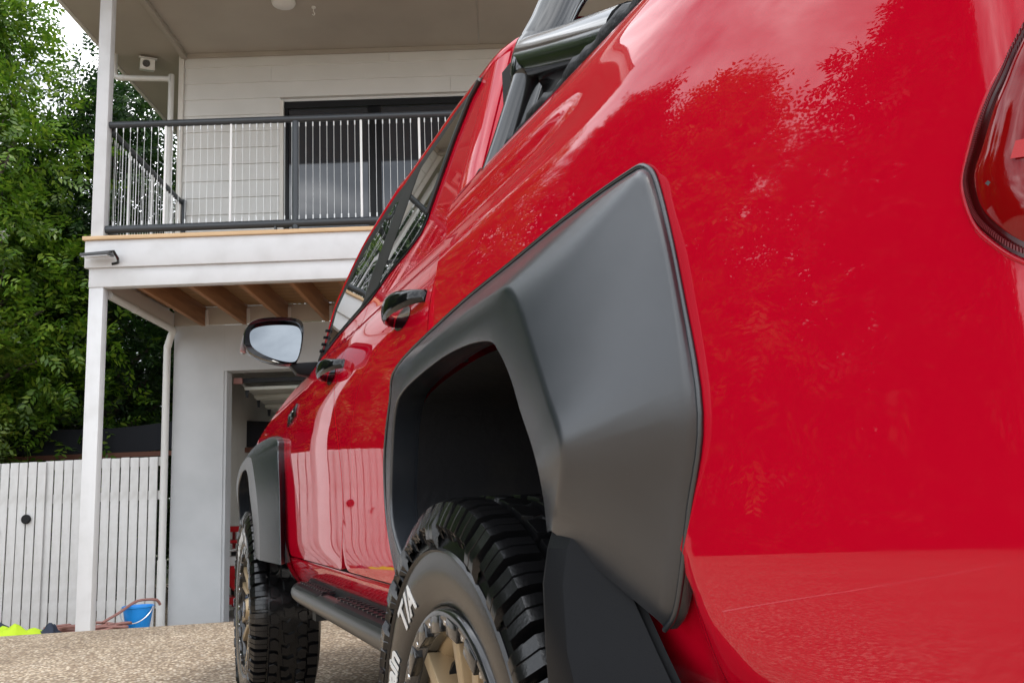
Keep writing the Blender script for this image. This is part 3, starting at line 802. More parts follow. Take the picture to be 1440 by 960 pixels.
def skin(mb_, fn, ys, zs, hole=None, side=0):
    """grid over (Y, z) with a wheel opening left out; its twin on the other side"""
    for _ in (0,):
        idx = {}
        def vid(i, j):
            if (i, j) not in idx:
                Y = ys[i]; z = zs[j] if not callable(zs) else zs(Y, j)
                p = (fn(Y, z), Y, z); idx[(i, j)] = mb_.vert(mir(p) if side else p)
            return idx[(i, j)]
        nz = len(zs) if not callable(zs) else zs.n
        for i in range(len(ys) - 1):
            for j in range(nz - 1):
                if hole:
                    Y = (ys[i] + ys[i + 1]) / 2; z = ((zs[j] + zs[j + 1]) / 2 if not callable(zs) else (zs(Y, j) + zs(Y, j + 1)) / 2)
                    if in_poly((Y, z), hole): continue
                mb_.face((vid(i, j), vid(i + 1, j), vid(i + 1, j + 1), vid(i, j + 1)))

# --- cargo bed
zs_bed = sorted(set(list(np.arange(.46, 1.30, .016)) + list(np.linspace(1.30, 1.43, 16))))
# outer skin, rail top, inner wall, front edge
for s in (0, 1):
    mb = MB(); skin(mb, bed_x, list(np.arange(.262, .47, .011)) + list(np.arange(.47, 1.50, .016)), zs_bed, ARCH_R, s)
    f = mir if s else (lambda p: p)
    ys = list(np.arange(.27, 1.50, .06)) + [1.49]
    mb.grid([[f((.56 if Y > .4 else bed_x(Y, 1.43), Y, 1.43)), f((.60, Y, 1.428)), f((.612, Y, 1.41)), f((.615, Y, 1.13))] for Y in ys])
    mb.grid([[f((bed_x(1.485, z), 1.485, z)), f((.62, 1.485, z))] for z in zs_bed if z > 1.12])
    tb(mb, 'bed_side', 'paint', angle=30)
mb = MB(); mb.box((.61, .30, 1.10), (2 * CX - .61, 1.49, 1.14)); mb.box((.61, 1.455, 1.14), (2 * CX - .61, 1.485, 1.40)); tb(mb, 'bed_liner', 'dark')
mb = MB(); mb.box((.60, .262, .80), (2 * CX - .60, .31, 1.40)); tb(mb, 'tailgate', 'paint', bevel=.012)
mb = MB(); mb.box((.62, .10, .50), (2 * CX - .62, .25, .70)); tb(mb, 'rear_bumper', 'black_plastic', bevel=.02)

# --- cab: rear corner, roof, screens
def ztop(Y): return lin(Y, [(1.40, 1.768), (1.95, 1.777), (2.45, 1.755), (2.75, 1.665), (3.03, 1.53), (3.14, 1.37), (3.2, 1.335), (3.55, 1.31), (4.3, 1.222), (5.0, 1.12), (5.3, 1.05)])
def zrange(n, z0=.66, top=lambda Y: ztop(Y)):
    def f(Y, j): return z0 + (top(Y) - z0) * j / (n - 1)
    f.n = n; return f
for s in (0, 1): mb = MB(); skin(mb, skin_x, [1.511, 1.514, 1.52, 1.53, 1.54, 1.55, 1.56, 1.57, 1.58, 1.59, 1.597], zrange(70, .60), ARCH_R, s); tb(mb, 'cab_corner', 'paint', angle=50)
def gap_B(z): return lin(z, [(.66, 2.46), (.70, 2.45), (.877, 2.418), (1.03, 2.475), (1.179, 2.56), (1.36, 2.47), (1.8, 2.2)])
def smooth_gap(z): return sum(gap_B(z + d) for d in np.linspace(-.06, .06, 7)) / 7
def door(name, Yr, Yf, n, label=None):
    for s in (0, 1):
        f = mir if s else (lambda p: p)
        mb_ = MB(); nz = 64; rows = []
        for i in range(n + 1):
            Y0 = Yr(1.0) + (Yf(1.0) - Yr(1.0)) * i / n
            zt = ztop(Y0) - .012; row = []
            zb = .690
            for j in range(nz):
                z = zb + (zt - zb) * j / (nz - 1)
                Y = Yr(z) + (Yf(z) - Yr(z)) * i / n
                # rounded lower corners
                e_ = min(i, n - i) / n * (Yf(z) - Yr(z))
                if e_ < .06: z = z + max(0, (.06 - math.sqrt(max(0, .06**2 - (.06 - e_)**2)))) * max(0, 1 - (z - zb) / .2)
                row.append((skin_x(Y, z), Y, z))
            rows.append(row)
        # returns all round, so the shut lines have depth
        ring = [[(p[0] + .022, p[1], p[2]) for p in rows[0]]] + rows + [[(p[0] + .022, p[1], p[2]) for p in rows[-1]]]
        out = [[(r_[0][0] + .022, r_[0][1], r_[0][2])] + r_ + [(r_[-1][0] + .012, r_[-1][1], r_[-1][2] - .004)] for r_ in ring]
        mb_.grid([[f(p) for p in r_] for r_ in out])
        keep = [q for q in mb_.f if not in_poly((sum(mb_.v[i][1] for i in q) / 4, sum(mb_.v[i][2] for i in q) / 4), ARCH_R)]
        mb_.f = keep; mb_.m = [0] * len(keep)
        o_ = tb(mb_, name, 'paint', angle=45)
        if s == 0: first = o_
    return first
d_rear = door('door', lambda z: 1.604, lambda z: smooth_gap(z) - .0032, 44)
d_front = door('door', lambda z: smooth_gap(z) + .0032, lambda z: 3.497, 54)
# roof rail above the doors, dark backing behind the shut lines
mb = MB()
ys = [1.511, 1.54, 1.57, 1.6] + list(np.arange(1.65, 3.15, .04))
def rail_row(Y):
    zt = ztop(Y); x0 = skin_x(Y, zt - .014) + .002
    return [(x0, Y, zt - .014), (x0 - .002, Y, zt - .004), (x0 + .006, Y, zt + .012), (x0 + .022, Y, zt + .024), (x0 + .05, Y, zt + .034)]
for s in (0, 1):
    f = mir if s else (lambda p: p); mb.grid([[f(p) for p in rail_row(Y)] for Y in ys])
def cross(Y, lift, n=14):
    a = rail_row(Y)[-1]; out = []
    for i in range(n + 1):
        s = i / n; x = a[0] + (2 * CX - 2 * a[0]) * s
        out.append((x, Y, a[2] + lift * (1 - (2 * s - 1) ** 2)))
    return out
mb.grid([cross(Y, .05) for Y in ys if Y < 2.44])
tb(mb, 'roof', 'paint', angle=60)
mb = MB(); mb.grid([cross(Y, .05 * max(0, 1 - (Y - 2.4) / 1.2)) for Y in ys if Y > 2.40]); tb(mb, 'windscreen', 'glass_car', angle=60)
for s in (0, 1):
    mb = MB()
    f = mir if s else (lambda p: p)
    mb.grid([[f((skin_x(Y, z) + .024, Y, z)) for z in np.linspace(.64, ztop(Y) - .02, 14)] for Y in np.arange(1.82, 3.15, .06)]); mb.grid([[f((skin_x(Y, z) + .024, Y, z)) for z in np.linspace(1.10, ztop(Y) - .02, 10)] for Y in np.arange(1.53, 1.86, .06)]); tb(mb, 'door_shell', 'dark')
mb = MB(); mb.box((.61, 1.515, 1.12), (2 * CX - .61, 1.53, 1.40)); tb(mb, 'cab_back', 'paint')
mb = MB(); mb.prism([(.62, 1.513, 1.40), (2 * CX - .62, 1.513, 1.40), (2 * CX - .70, 1.545, 1.80), (.70, 1.545, 1.80)], (0, .012, 0)); tb(mb, 'rear_window', 'glass_car')
# rocker panel below the doors
for s in (0, 1): mb = MB(); skin(mb, lambda Y, z: skin_x(Y, z) + (.004 if z < .68 else .012), list(np.arange(1.80, 3.61, .06)), [.565, .58, .60, .62, .64, .655, .668, .676, .682, .6825], None, s); tb(mb, 'rocker_panel', 'paint', angle=60)
# front fender, bonnet, nose
ys = list(np.arange(3.503, 5.30, .03))
for s in (0, 1):
    mb = MB(); skin(mb, skin_x, ys, list(np.linspace(.56, 1.02, 24)), ARCH_F, s)
    skin(mb, skin_x, ys, zrange(16, 1.02), None, s); tb(mb, 'front_fender', 'paint', angle=60)
mb = MB(); rows = []
for Y in list(np.arange(3.14, 3.5, .06)) + ys:
    zt = ztop(Y); x0 = skin_x(Y, zt); row = []
    for s in np.linspace(0, 1, 25):
        x = x0 + (2 * CX - 2 * x0) * s; u = 1 - abs(2 * s - 1)
        row.append((x, Y, zt + .075 * (1 - math.exp(-u * 9)) + .03 * u))
    rows.append(row)
mb.grid(rows); tb(mb, 'bonnet', 'paint', angle=60)
mb = MB(); mb.grid([[(skin_x(5.28, .9) + (2 * CX - 2 * skin_x(5.28, .9)) * s, 5.28 + .12 * math.sin(s * math.pi) * (1 - abs(z - .85)), z) for s in np.linspace(0, 1, 13)] for z in np.linspace(.5, 1.06, 8)])
tb(mb, 'front_bumper', 'paint', angle=60)
mb = MB(); mb.box((.95, 5.30, .75), (1.81, 5.42, 1.02)); tb(mb, 'grille', 'black_plastic', bevel=.01)
for x in (.66, 1.92):
    mb = MB(); mb.box((x, 5.22, .90), (x + .18, 5.36, 1.03)); tb(mb, 'headlight', 'white_lamp', bevel=.02)
# underbody
mb = MB(); mb.box((.74, .5, .52), (2.02, 5.1, .64)); mb.box((.95, .35, .42), (1.05, 5.2, .56)); mb.box((1.71, .35, .42), (1.81, 5.2, .56))
mb.tube([(.62, AX_R, .43), (2.14, AX_R, .43)], .06, 12); mb.tube([(.62, AX_F, .43), (2.14, AX_F, .43)], .05, 12)
mb.box((.66, 1.75, .55), (2.10, 3.6, .66)); mb.box((1.1, 2.1, .40), (1.6, 3.0, .54))
tb(mb, 'chassis', 'dark')

# --- side glass: black surround with two panes
def off(d): return lambda Y, z: skin_x(Y, z) - d
DLO = [(3.086, 1.368), (2.845, 1.391), (2.436, 1.412), (2.24, 1.443), (2.07, 1.452), (1.96, 1.468), (1.925, 1.495), (1.919, 1.523), (1.851, 1.655), (1.785, 1.735), (1.722, 1.764), (1.90, 1.764), (2.35, 1.742), (2.44, 1.735), (2.72, 1.655), (3.0, 1.515)]
PANE_F = [(3.02, 1.388), (2.845, 1.403), (2.53, 1.422), (2.36, 1.703), (2.42, 1.699), (2.69, 1.617), (2.95, 1.497)]
PANE_R = [(2.335, 1.437), (2.24, 1.451), (2.07, 1.460), (1.972, 1.477), (1.942, 1.500), (1.936, 1.525), (1.868, 1.655), (1.796, 1.732), (1.76, 1.748), (1.90, 1.738), (2.18, 1.712)]
PILLAR = [(2.53, 1.416), (2.345, 1.433), (2.185, 1.72), (2.365, 1.711)]
for s in (0, 1):
    def place(mb_):
        if s: mb_.v = [mir(p) for p in mb_.v]
        return mb_
    mb = MB(); patch(mb, DLO, off(.0025), .06); wf = tb(place(mb), 'window_surround', 'rubber_trim', d_front if False else truck)
    for P in (PANE_F, PANE_R):
        mb = MB(); patch(mb, rounded(P, .02), off(.0045), .05); tb(place(mb), 'window', 'glass_car', angle=60)
    mb = MB(); patch(mb, PILLAR, off(.0050), .05); tb(place(mb), 'door_pillar', 'rubber_trim', angle=60)
mb = MB(); mb.tube([(skin_x(y, z) - .005, y, z) for y, z in [(1.93, 1.51), (1.915, 1.54), (1.85, 1.665), (1.79, 1.738), (1.74, 1.757)]], .006, 8); tb(mb, 'window_trim', 'step_metal')

# --- door handles: gloss black grips standing off the skin
def handle(Y0, Y1, z, parent):
    n = 16; rows = []
    for i in range(n + 1):
        s = i / n; Y = Y0 + (Y1 - Y0) * s
        st = .040 * math.sin(math.pi * min(1, max(0, s))) ** .6 + .002
        hgt = .022 * (.55 + .45 * math.sin(math.pi * s)) ; th = .012
        x = skin_x(Y, z) - st
        rows.append([(x + th * .2 * math.cos(a) - th * .9 * math.cos(a), Y, z + .006 * math.sin(math.pi * s) + hgt * math.sin(a)) for a in np.linspace(0, 2 * math.pi, 13)[:-1]])
    mb_ = MB(); mb_.grid(rows, closed_v=True); mb_.face(list(range(12))); mb_.face([len(rows) * 12 - 12 + k for k in range(12)])
    h_ = tb(mb_, 'handle', 'gloss_black', parent, angle=60)
    mb_ = MB(); m_ = [(Y0 + (Y1 - Y0) * .66 + .062 * math.cos(a), z - .010 + .024 * math.sin(a)) for a in np.linspace(0, 2 * math.pi, 25)[:-1]]
    patch(mb_, m_, off(.0012), .02); tb(mb_, 'recess_shade', 'gloss_black', parent, angle=60)  # flat black patch, shade of the hollow under the grip put in as colour
    return h_
handle(1.64, 1.90, 1.245, d_rear); handle(2.44, 2.72, 1.238, d_front)

# --- rear wheel arch flare
def flare_mesh(S, cxy, liner_x=1.0):
    """stations of (body joint, raised edge, crease, opening edge); rounded at the corners"""
    n = len(S); cols = [catmull([s[k] for s in S], 5) for k in range(4)]
    rows = []
    for i in range(len(cols[0])):
        O2, O1, C_, I_ = [c[i] for c in cols]
        d = Vector((0, I_.y - cxy[0], I_.z - cxy[1])); d.normalize()
        inner = I_ + Vector((.06, 0, 0)) + d * .012
        pts = [O2 + Vector((.012, 0, 0)), O2, O1, C_, I_, inner]
        row = [pts[0]]
        for a, p, b_, q in ((pts[0], pts[1], pts[2], .0), (pts[1], pts[2], pts[3], .16), (pts[2], pts[3], pts[4], .10), (pts[3], pts[4], pts[5], .12)):
            if q == 0: row.append(p); continue
            A = p + (a - p).normalized() * min(.007, (a - p).length * .4); B = p + (b_ - p).normalized() * min(.008, (b_ - p).length * .4)
            for t in (0, .33, .67, 1): row.append((1 - t)**2 * A + 2 * t * (1 - t) * p + t * t * B)
        row.append(inner); rows.append(row)
    return rows
SR = [
 ((.458,1.80,.70),(.445,1.77,.70),(.432,1.70,.715),(.425,1.600,.725)),
 ((.452,1.86,.82),(.443,1.83,.82),(.436,1.775,.825),(.425,1.727,.813)),
 ((.448,1.86,.95),(.443,1.83,.945),(.436,1.775,.935),(.425,1.73,.92)),
 ((.447,1.80,1.06),(.44,1.775,1.05),(.432,1.72,1.035),(.425,1.695,1.02)),
 ((.447,1.737,1.122),(.43,1.67,1.11),(.42,1.556,1.097),(.42,1.61,1.054)),
 ((.449,1.371,1.159),(.42,1.283,1.13),(.395,1.205,1.106),(.40,1.335,1.064)),
 ((.449,1.117,1.17),(.415,1.033,1.138),(.372,1.00,1.095),(.385,1.15,1.057)),
 ((.45,.933,1.178),(.415,.861,1.146),(.365,.94,1.089),(.377,1.03,1.042)),
 ((.45,.792,1.178),(.415,.731,1.149),(.365,.916,1.078),(.375,.99,1.022)),
 ((.449,.745,1.170),(.415,.70,1.143),(.365,.893,1.053),(.375,.955,.985)),
 ((.448,.722,1.135),(.415,.689,1.115),(.365,.86,1.00),(.375,.93,.945)),
 ((.446,.696,1.039),(.415,.665,1.043),(.365,.83,.95),(.375,.905,.91)),
 ((.447,.68,.92),(.415,.654,.917),(.365,.80,.899),(.375,.888,.88)),
 ((.449,.713,.834),(.415,.683,.836),(.380,.851,.852),(.40,.934,.85)),
 ((.456,.756,.75),(.415,.71,.763),(.395,.896,.832),(.41,.953,.828)),
 ((.461,.79,.724),(.415,.725,.743),(.400,.914,.818),(.412,.955,.815)),
]
FS = [
 ((.47,3.56,.66),(.44,3.44,.66),(.39,3.68,.67),(.40,3.96,.67)),
 ((.47,3.56,.80),(.44,3.47,.80),(.39,3.712,.795),(.40,4.06,.821)),
 ((.47,3.565,.95),(.44,3.493,.924),(.39,3.828,.934),(.40,4.20,.93)),
 ((.47,3.567,1.059),(.44,3.56,1.06),(.39,4.0,1.06),(.40,4.27,1.0)),
 ((.47,3.63,1.129),(.44,3.605,1.125),(.39,4.08,1.083),(.40,4.35,1.036)),
 ((.47,4.15,1.165),(.435,4.1,1.15),(.39,4.25,1.09),(.40,4.45,1.045)),
 ((.47,4.7,1.14),(.43,4.65,1.12),(.39,4.60,1.06),(.40,4.62,1.03)),
 ((.475,5.05,1.02),(.44,5.0,1.0),(.40,4.88,.98),(.40,4.78,.97)),
 ((.485,5.1,.86),(.45,5.05,.85),(.42,4.95,.85),(.41,4.85,.85)),
 ((.49,5.1,.66),(.455,5.05,.66),(.43,4.95,.66),(.42,4.83,.66)),
]
def nearer(p, x):
    k = x / p[0]; return (x, p[1] * k, CAM_Z + (p[2] - CAM_Z) * k)
SR = [s if i < 6 else (s[0], nearer(s[1], {13: .438, 14: .446, 15: .452}.get(i, .434 if i > 7 else .42)), s[2], s[3]) for i, s in enumerate(SR)]
for S, ax in ((SR, AX_R), (FS, AX_F)):
    R_ = flare_mesh(S, (ax, .43))
    for s in (0, 1):
        mb = MB(); mb.grid([[mir(p) if s else p for p in r_] for r_ in R_])
        fl_ = tb(mb, 'wheel_arch_flare', 'plastic', angle=70)
        if s == 0:
            # rubber seal between flare and paint
            pts = catmull([(q[0][0] - .002, q[0][1], q[0][2]) for q in S], 5)
            mb = MB(); mb.tube(pts, .003, 6); tb(mb, 'seal_strip', 'plastic', fl_, angle=80)
    # liner
    for s in (0, 1):
        mb = MB()
        f = mir if s else (lambda p: p)
        ed = catmull([q[3] for q in S], 3); rows = []
        for p in ed:
            d = Vector((0, p.y - ax, p.z - .43)).normalized()
            rr = max(.60, Vector((0, p.y - ax, p.z - .43)).length + .012)
            q = Vector((0, ax, .43)) + d * rr
            rows.append([f((p.x + .055, p.y, p.z)), f((.52, .5 * (p.y + q.y), .5 * (p.z + q.z))), f((.60, q.y, q.z)), f((.80, q.y, q.z)), f((.99, q.y, q.z))])
        mb.grid(rows)
        n0 = len(mb.v); mb.v.append(f((.985, ax, .62))); 
        last = [mb.vert(r_[-1]) for r_ in rows]
        for a, b_ in zip(last, last[1:]): mb.face((n0, a, b_))
        tb(mb, 'wheel_well', 'liner', angle=70)

for ax in (AX_R, AX_F):
    for s in (0, 1):
        f = mir if s else (lambda p: p)
        mb = MB(); mb.tube([f((.76, ax + .12, .42)), f((.80, ax + .02, .78))], .032, 12); mb.tube([f((.80, ax + .02, .76)), f((.83, ax - .05, 1.02))], .022, 12)
        mb.tube(catmull([f((.70, ax + .36, .98)), f((.66, ax + .20, .90)), f((.72, ax + .05, .86)), f((.70, ax - .14, .93))], 4), .009, 8)
        tb(mb, 'shock_absorber', 'shock', angle=60)

# --- black guard below the rear flare, behind the tyre
G = [ # z, then (Y, x) across: inner edge, outer lip, flange edge, ridge, rear edge
 (.845, [(.955, .56), (.945, .425), (.930, .420), (.880, .425), (.855, .44)]),
 (.800, [(.945, .56), (.934, .408), (.915, .394), (.880, .402), (.845, .44)]),
 (.765, [(.937, .56), (.931, .401), (.910, .385), (.878, .394), (.838, .446)]),
 (.700, [(.934, .56), (.931, .400), (.905, .383), (.862, .388), (.800, .456)]),
 (.650, [(.934, .56), (.931, .400), (.903, .384), (.838, .388), (.765, .462)]),
 (.55, [(.934, .56), (.930, .403), (.900, .388), (.815, .394), (.725, .475)]),
 (.40, [(.934, .56), (.930, .41), (.900, .396), (.810, .404), (.71, .51)]),
]
for s in (0, 1):
    f = mir if s else (lambda p: p)
    rows = [[f((x, y, g[0])) for y, x in g[1]] for g in G]
    mb = MB(); mb.grid(rows); mb.grid([[(p[0] + (-.012 if s else .012), p[1] + .004, p[2]) for p in r_] for r_ in rows])
    tb(mb, 'mud_guard', 'black_plastic', angle=14, bevel=.0035)

# --- tail light
TL = [(.262, 1.17), (.305, 1.135), (.334, 1.10), (.346, 1.083), (.356, 1.071), (.367, 1.055), (.374, 1.042), (.380, 1.029), (.381, 1.018), (.377, 1.001), (.368, .988), (.351, .972), (.325, .958), (.295, .952), (.262, .95)]
def shrink(poly, d):
    c = Vector((sum(p[0] for p in poly) / len(poly), sum(p[1] for p in poly) / len(poly)))
    return [tuple(Vector(p) + (c - Vector(p)).normalized() * d if p[0] > .265 else Vector(p) + Vector((0, (c.y - p[1]) * d * 7))) for p in poly]
tl = None
for s in (0, 1):
    def place(mb_):
        if s: mb_.v = [mir(p) for p in mb_.v]
        return mb_
    TLs = [tuple(p)[:2] for p in catmull([(y, z, 0) for y, z in TL], 4)]
    def boff(d): return lambda Y, z: bed_x(Y, z) - d
    mb = MB(); patch(mb, TLs, boff(.002), .01); tl = tb(place(mb), 'tail_light', 'lens_dark', angle=60)
    mb = MB(); mb.tube([(bed_x(y, z) + .001, y, z) for y, z in shrink(TLs, -.0028)], .0022, 6); tb(place(mb), 'recess_lip', 'paint', tl, angle=80)
    # ribbed edge strip, dark gap, domed red lens
    mb = MB(); a_, b_ = shrink(TLs, .0030), shrink(TLs, .0058)
    for i in range(len(a_) - 1):
        for q in range(3):
            u0, u1 = q / 3, (q + .55) / 3
            P = [tuple(Vector(a_[i]).lerp(Vector(a_[i + 1]), u)) for u in (u0, u1)]; Q = [tuple(Vector(b_[i]).lerp(Vector(b_[i + 1]), u)) for u in (u1, u0)]
            pts = [(bed_x(*p) - .0045, *p) for p in P + Q]
            mb.prism(pts, (-.0012, 0, 0))
    tb(place(mb), 'ribbed_edge', 'lens_rib', tl, smooth=False)
    inn = shrink(TLs, .0095); c = (.30, 1.03)
    mb = MB(); rows = []
    for k in range(6):
        t = k / 5; rows.append([(bed_x(*(Vector(p).lerp(Vector(c), t * .9))) - .003 - .008 * math.sqrt(min(1, 1 - (1 - t) ** 3)), *(Vector(p).lerp(Vector(c), t * .9))) for p in inn])
    mb.grid(rows); mb.face([mb.vert(p) for p in rows[-1]]); tb(place(mb), 'lens', 'lens', tl, angle=60)
    mb = MB(); patch(mb, [(.300, 1.030), (.338, 1.034), (.342, 1.025), (.305, 1.018)], boff(.0125), .02); tb(place(mb), 'reflector', 'reflector', tl)
    mb = MB(); patch(mb, [(.3545, 1.0155), (.356, 1.0172), (.358, 1.016), (.3562, 1.014)], boff(.0125), .02); tb(place(mb), 'lens_screw', 'shock', tl)

# --- mirror
MIRROR_TILT = .20
mp = [(.2827, 1.4418), (.2883, 1.4744), (.3142, 1.5054), (.3789, 1.519), (.4596, 1.5166), (.4843, 1.4908), (.4806, 1.4244), (.4646, 1.3683), (.4451, 1.3529), (.3797, 1.3605), (.3152, 1.3829), (.2866, 1.4121)]
mg = [(.3008, 1.4473), (.310, 1.4852), (.3457, 1.5025), (.413, 1.5083), (.4641, 1.5013), (.4785, 1.4727), (.4754, 1.4242), (.4631, 1.3749), (.4436, 1.3594), (.3965, 1.3661), (.3475, 1.3851), (.3106, 1.4117)]
def loop(q): return [tuple(p)[:2] for p in catmull([(x, z, 0) for x, z in q[-1:] + q + q[:2]], 4)][4:-4]
mp, mg = loop(mp), loop(mg)
cxm = (.39, 1.435); my = 3.20
def ring(sc, y): return [(cxm[0] + (x - cxm[0]) * sc, y + .12 * (x - cxm[0]) * 0, cxm[1] + (z - cxm[1]) * sc) for x, z in mp]
mb = MB(); rows = [[(x, my + .022, z) for x, z in mg], [(x * .97 + .03 * cxm[0] if False else x, my + .002, z) for x, z in mg], ring(.985, my - .002), ring(1.0, my + .004), ring(1.02, my + .03), ring(.98, my + .07), ring(.80, my + .115), ring(.4, my + .135)]
mb.grid(rows, closed_v=True); mb.face([mb.vert(p) for p in rows[-1]])
mh = tb(mb, 'mirror_housing', 'gloss_black', angle=50)
mb = MB(); gl = [(x, my + .010, z) for x, z in mg]; gl = [(p[0], p[1] - .04 * (p[0] - cxm[0]) + MIRROR_TILT * (p[2] - cxm[1]), p[2]) for p in gl]
mb.face([mb.vert(p) for p in gl]); mb.build('mirror_glass', M['mirror'], mh, origin=TO)
mb = MB(); mb.prism([(.268, my + .03, 1.40), (.280, my + .012, 1.455), (.292, my + .02, 1.470), (.290, my + .05, 1.40)], (.01, .06, 0)); tb(mb, 'indicator', 'white_lamp', mh, bevel=.006)
mb = MB(); mb.prism([(.435, my + .012, 1.358), (.536, my + .0, 1.365), (.545, my + .0, 1.305), (.465, my + .012, 1.322)], (0, .05, 0)); tb(mb, 'mirror_arm', 'black_plastic', bevel=.006)
mb = MB(); mb.prism([(.528, 3.10, 1.30), (.535, 3.04, 1.36), (.56, 3.02, 1.50), (.535, 3.22, 1.37)], (.02, .01, 0)); tb(mb, 'mirror_mount', 'black_plastic', bevel=.006)
for s in (0, 1):
    if s:
        mb = MB(); rows2 = [[mir(p) for p in r_] for r_ in rows]; mb.grid(rows2, closed_v=True); mb.face([mb.vert(p) for p in rows2[0]]); tb(mb, 'mirror_housing', 'gloss_black', angle=50)
# roof rack style clip fins at the pillar
mb = MB()
for k in range(4):
    z = 1.385 + .02 * k; Y = 3.10 - .02 * k; x = skin_x(Y, z) - .004
    mb.box((x - .012, Y - .004, z - .004), (x + .01, Y + .012, z + .004))
tb(mb, 'pillar_fins', 'black_plastic', bevel=.001)

# --- lettering helper
def text_mesh(txt, size, depth, name, m, parent, place, fnt_offset=0.0, subdiv=True):
    cu = bpy.data.curves.new(name, 'FONT'); cu.body = txt; cu.size = size; cu.extrude = depth; cu.align_x = 'CENTER'; cu.offset = fnt_offset
    to = bpy.data.objects.new(name, cu); COL.objects.link(to)
    dg = bpy.context.evaluated_depsgraph_get(); me = bpy.data.meshes.new_from_object(to.evaluated_get(dg))
    bpy.data.objects.remove(to); bpy.data.curves.remove(cu)
    bm = bmesh.new(); bm.from_mesh(me)
    for v in bm.verts: v.co = place(v.co)
    bmesh.ops.recalc_face_normals(bm, faces=bm.faces); bm.to_mesh(me); bm.free()
    me.materials.clear(); me.materials.append(M[m])
    o_ = bpy.data.objects.new(name, me); COL.objects.link(o_); o_.parent = parent
    return o_
def badge_place(c):
    Y = 3.36 - c.x; z = 1.168 + c.y + .13 * c.x   # seen from the left the word reads towards the tail
    return Vector((skin_x(Y, z) - .004 - c.z, Y, z)) - Vector(TO)
text_mesh('HILUX', .062, .003, 'badge', 'gloss_black', truck, badge_place, .0012)

# --- side step with tread pads
mb = MB(); pth = [(.57, 3.30, .555), (.515, 3.26, .575), (.475, 3.19, .586), (.460, 3.10, .588), (.457, 2.9, .588), (.457, 2.2, .588), (.457, 1.6, .588), (.46, 1.40, .587)]
mb.tube(catmull(pth, 5), .030, 14, flat=1.0); st = tb(mb, 'side_step', 'step_metal', angle=60)
mb = MB(); mb.tube(catmull([(p[0] + .055, p[1], p[2] + .012) for p in pth[1:]], 5), .034, 10); mb.box((.50, 1.45, .55), (.70, 3.2, .565)); tb(mb, 'step_rail', 'black_plastic', st)
for y0, y1 in ((2.62, 3.10), (1.72, 2.44)):
    mb = MB(); rows = []
    for i in range(13):
        Y = y0 + (y1 - y0) * i / 12; e_ = 0 if 0 < i < 12 else -.012
        rows.append([(.434, Y, .606 + e_), (.440, Y, .616 + e_), (.455, Y, .621 + e_), (.495, Y, .621 + e_), (.505, Y, .608 + e_)])
    mb.grid(rows); mb.box((.445, y0, .59), (.50, y0 + .012, .619)); tp = tb(mb, 'tread_pad', 'black_plastic', st, angle=30)
    mb = MB(); n = int((y1 - y0) / .045)
    for k in range(n):
        for q in range(2):
            Y = y0 + .03 + k * .045; x = .452 + q * .022; mb.box((x, Y, .6205), (x + .014, Y + .010, .6245))
    tb(mb, 'tread_studs', 'step_metal', st, kind='stuff')
mb = MB()
for Y in (1.9, 2.9): mb.box((.47, Y - .03, .52), (.80, Y + .03, .56))
tb(mb, 'step_bracket', 'dark')

# --- sports bar and the black tonneau edge
def tube_part(pts, r, name, m='tube', parent=truck, k=6, n=20):
    mb_ = MB(); mb_.tube(catmull(pts, k), r, n); return tb(mb_, name, m, parent, angle=60)
sb = tube_part([(.600, 1.35, 1.575), (.607, 1.35, 1.62), (.634, 1.352, 1.672), (.664, 1.355, 1.732), (.705, 1.36, 1.785), (.77, 1.365, 1.822), (.88, 1.37, 1.838), (1.38, 1.374, 1.845), (1.88, 1.37, 1.838), (1.99, 1.365, 1.822), (2.055, 1.36, 1.785), (2.096, 1.355, 1.732), (2.126, 1.352, 1.672), (2.155, 1.35, 1.60)], .0385, 'sports_bar')
for s in (0, 1):
    f = mir if s else (lambda p: p)
    tube_part([f(p) for p in [(.518, 1.35, 1.37), (.548, 1.35, 1.45), (.604, 1.35, 1.61)]], .029, 'leg', parent=sb, n=16)
    tube_part([f(p) for p in [(.600, 1.345, 1.605), (.592, 1.20, 1.545), (.575, .97, 1.452)]], .040, 'brace', parent=sb)
    mb = MB(); mb.tube([f(p) for p in [(.588, 1.35, 1.556), (.592, 1.35, 1.566), (.599, 1.349, 1.585), (.604, 1.349, 1.605), (.609, 1.35, 1.625), (.613, 1.35, 1.634)]], [.030, .037, .0425, .0435, .041, .038], 18); tb(mb, 'weld_collar', 'tube', sb, angle=60)
mb = MB(); mb.box((.575, 1.40, 1.40), (2 * CX - .575, 1.44, 1.62)); tb(mb, 'headboard_mesh', 'dark', sb)
mb = MB(); pts = []; rad = []
for k in range(70):
    s = k / 69; Y = 1.47 - s * 1.20
    rr = .005 + .028 * min(1, max(0, (s - .06) * 2.0)) ** .8 + .0035 * math.sin(k * .9) * min(1, s * 3) + .002 * math.sin(k * 2.3)
    pts.append((.53 + .018 * min(1, s * 2.2) + rr * .35 + (0 if Y > .366 else .11 - math.sqrt(max(0, .11**2 - (.366 - Y)**2))), Y, 1.426 + rr * .55 + .003 * math.sin(k * .55))); rad.append(rr)
mb.tube(pts, rad, 10, flat=1.0); tb(mb, 'tonneau_edge', 'fabric', angle=80)
mb = MB(); mb.grid([[(.58 + (2 * CX - 1.16) * i / 10, Y, 1.435 + .012 * math.sin(i * .314 * 1)) for i in range(11)] for Y in np.linspace(.32, 1.02, 8)]); tb(mb, 'tonneau_cover', 'fabric')

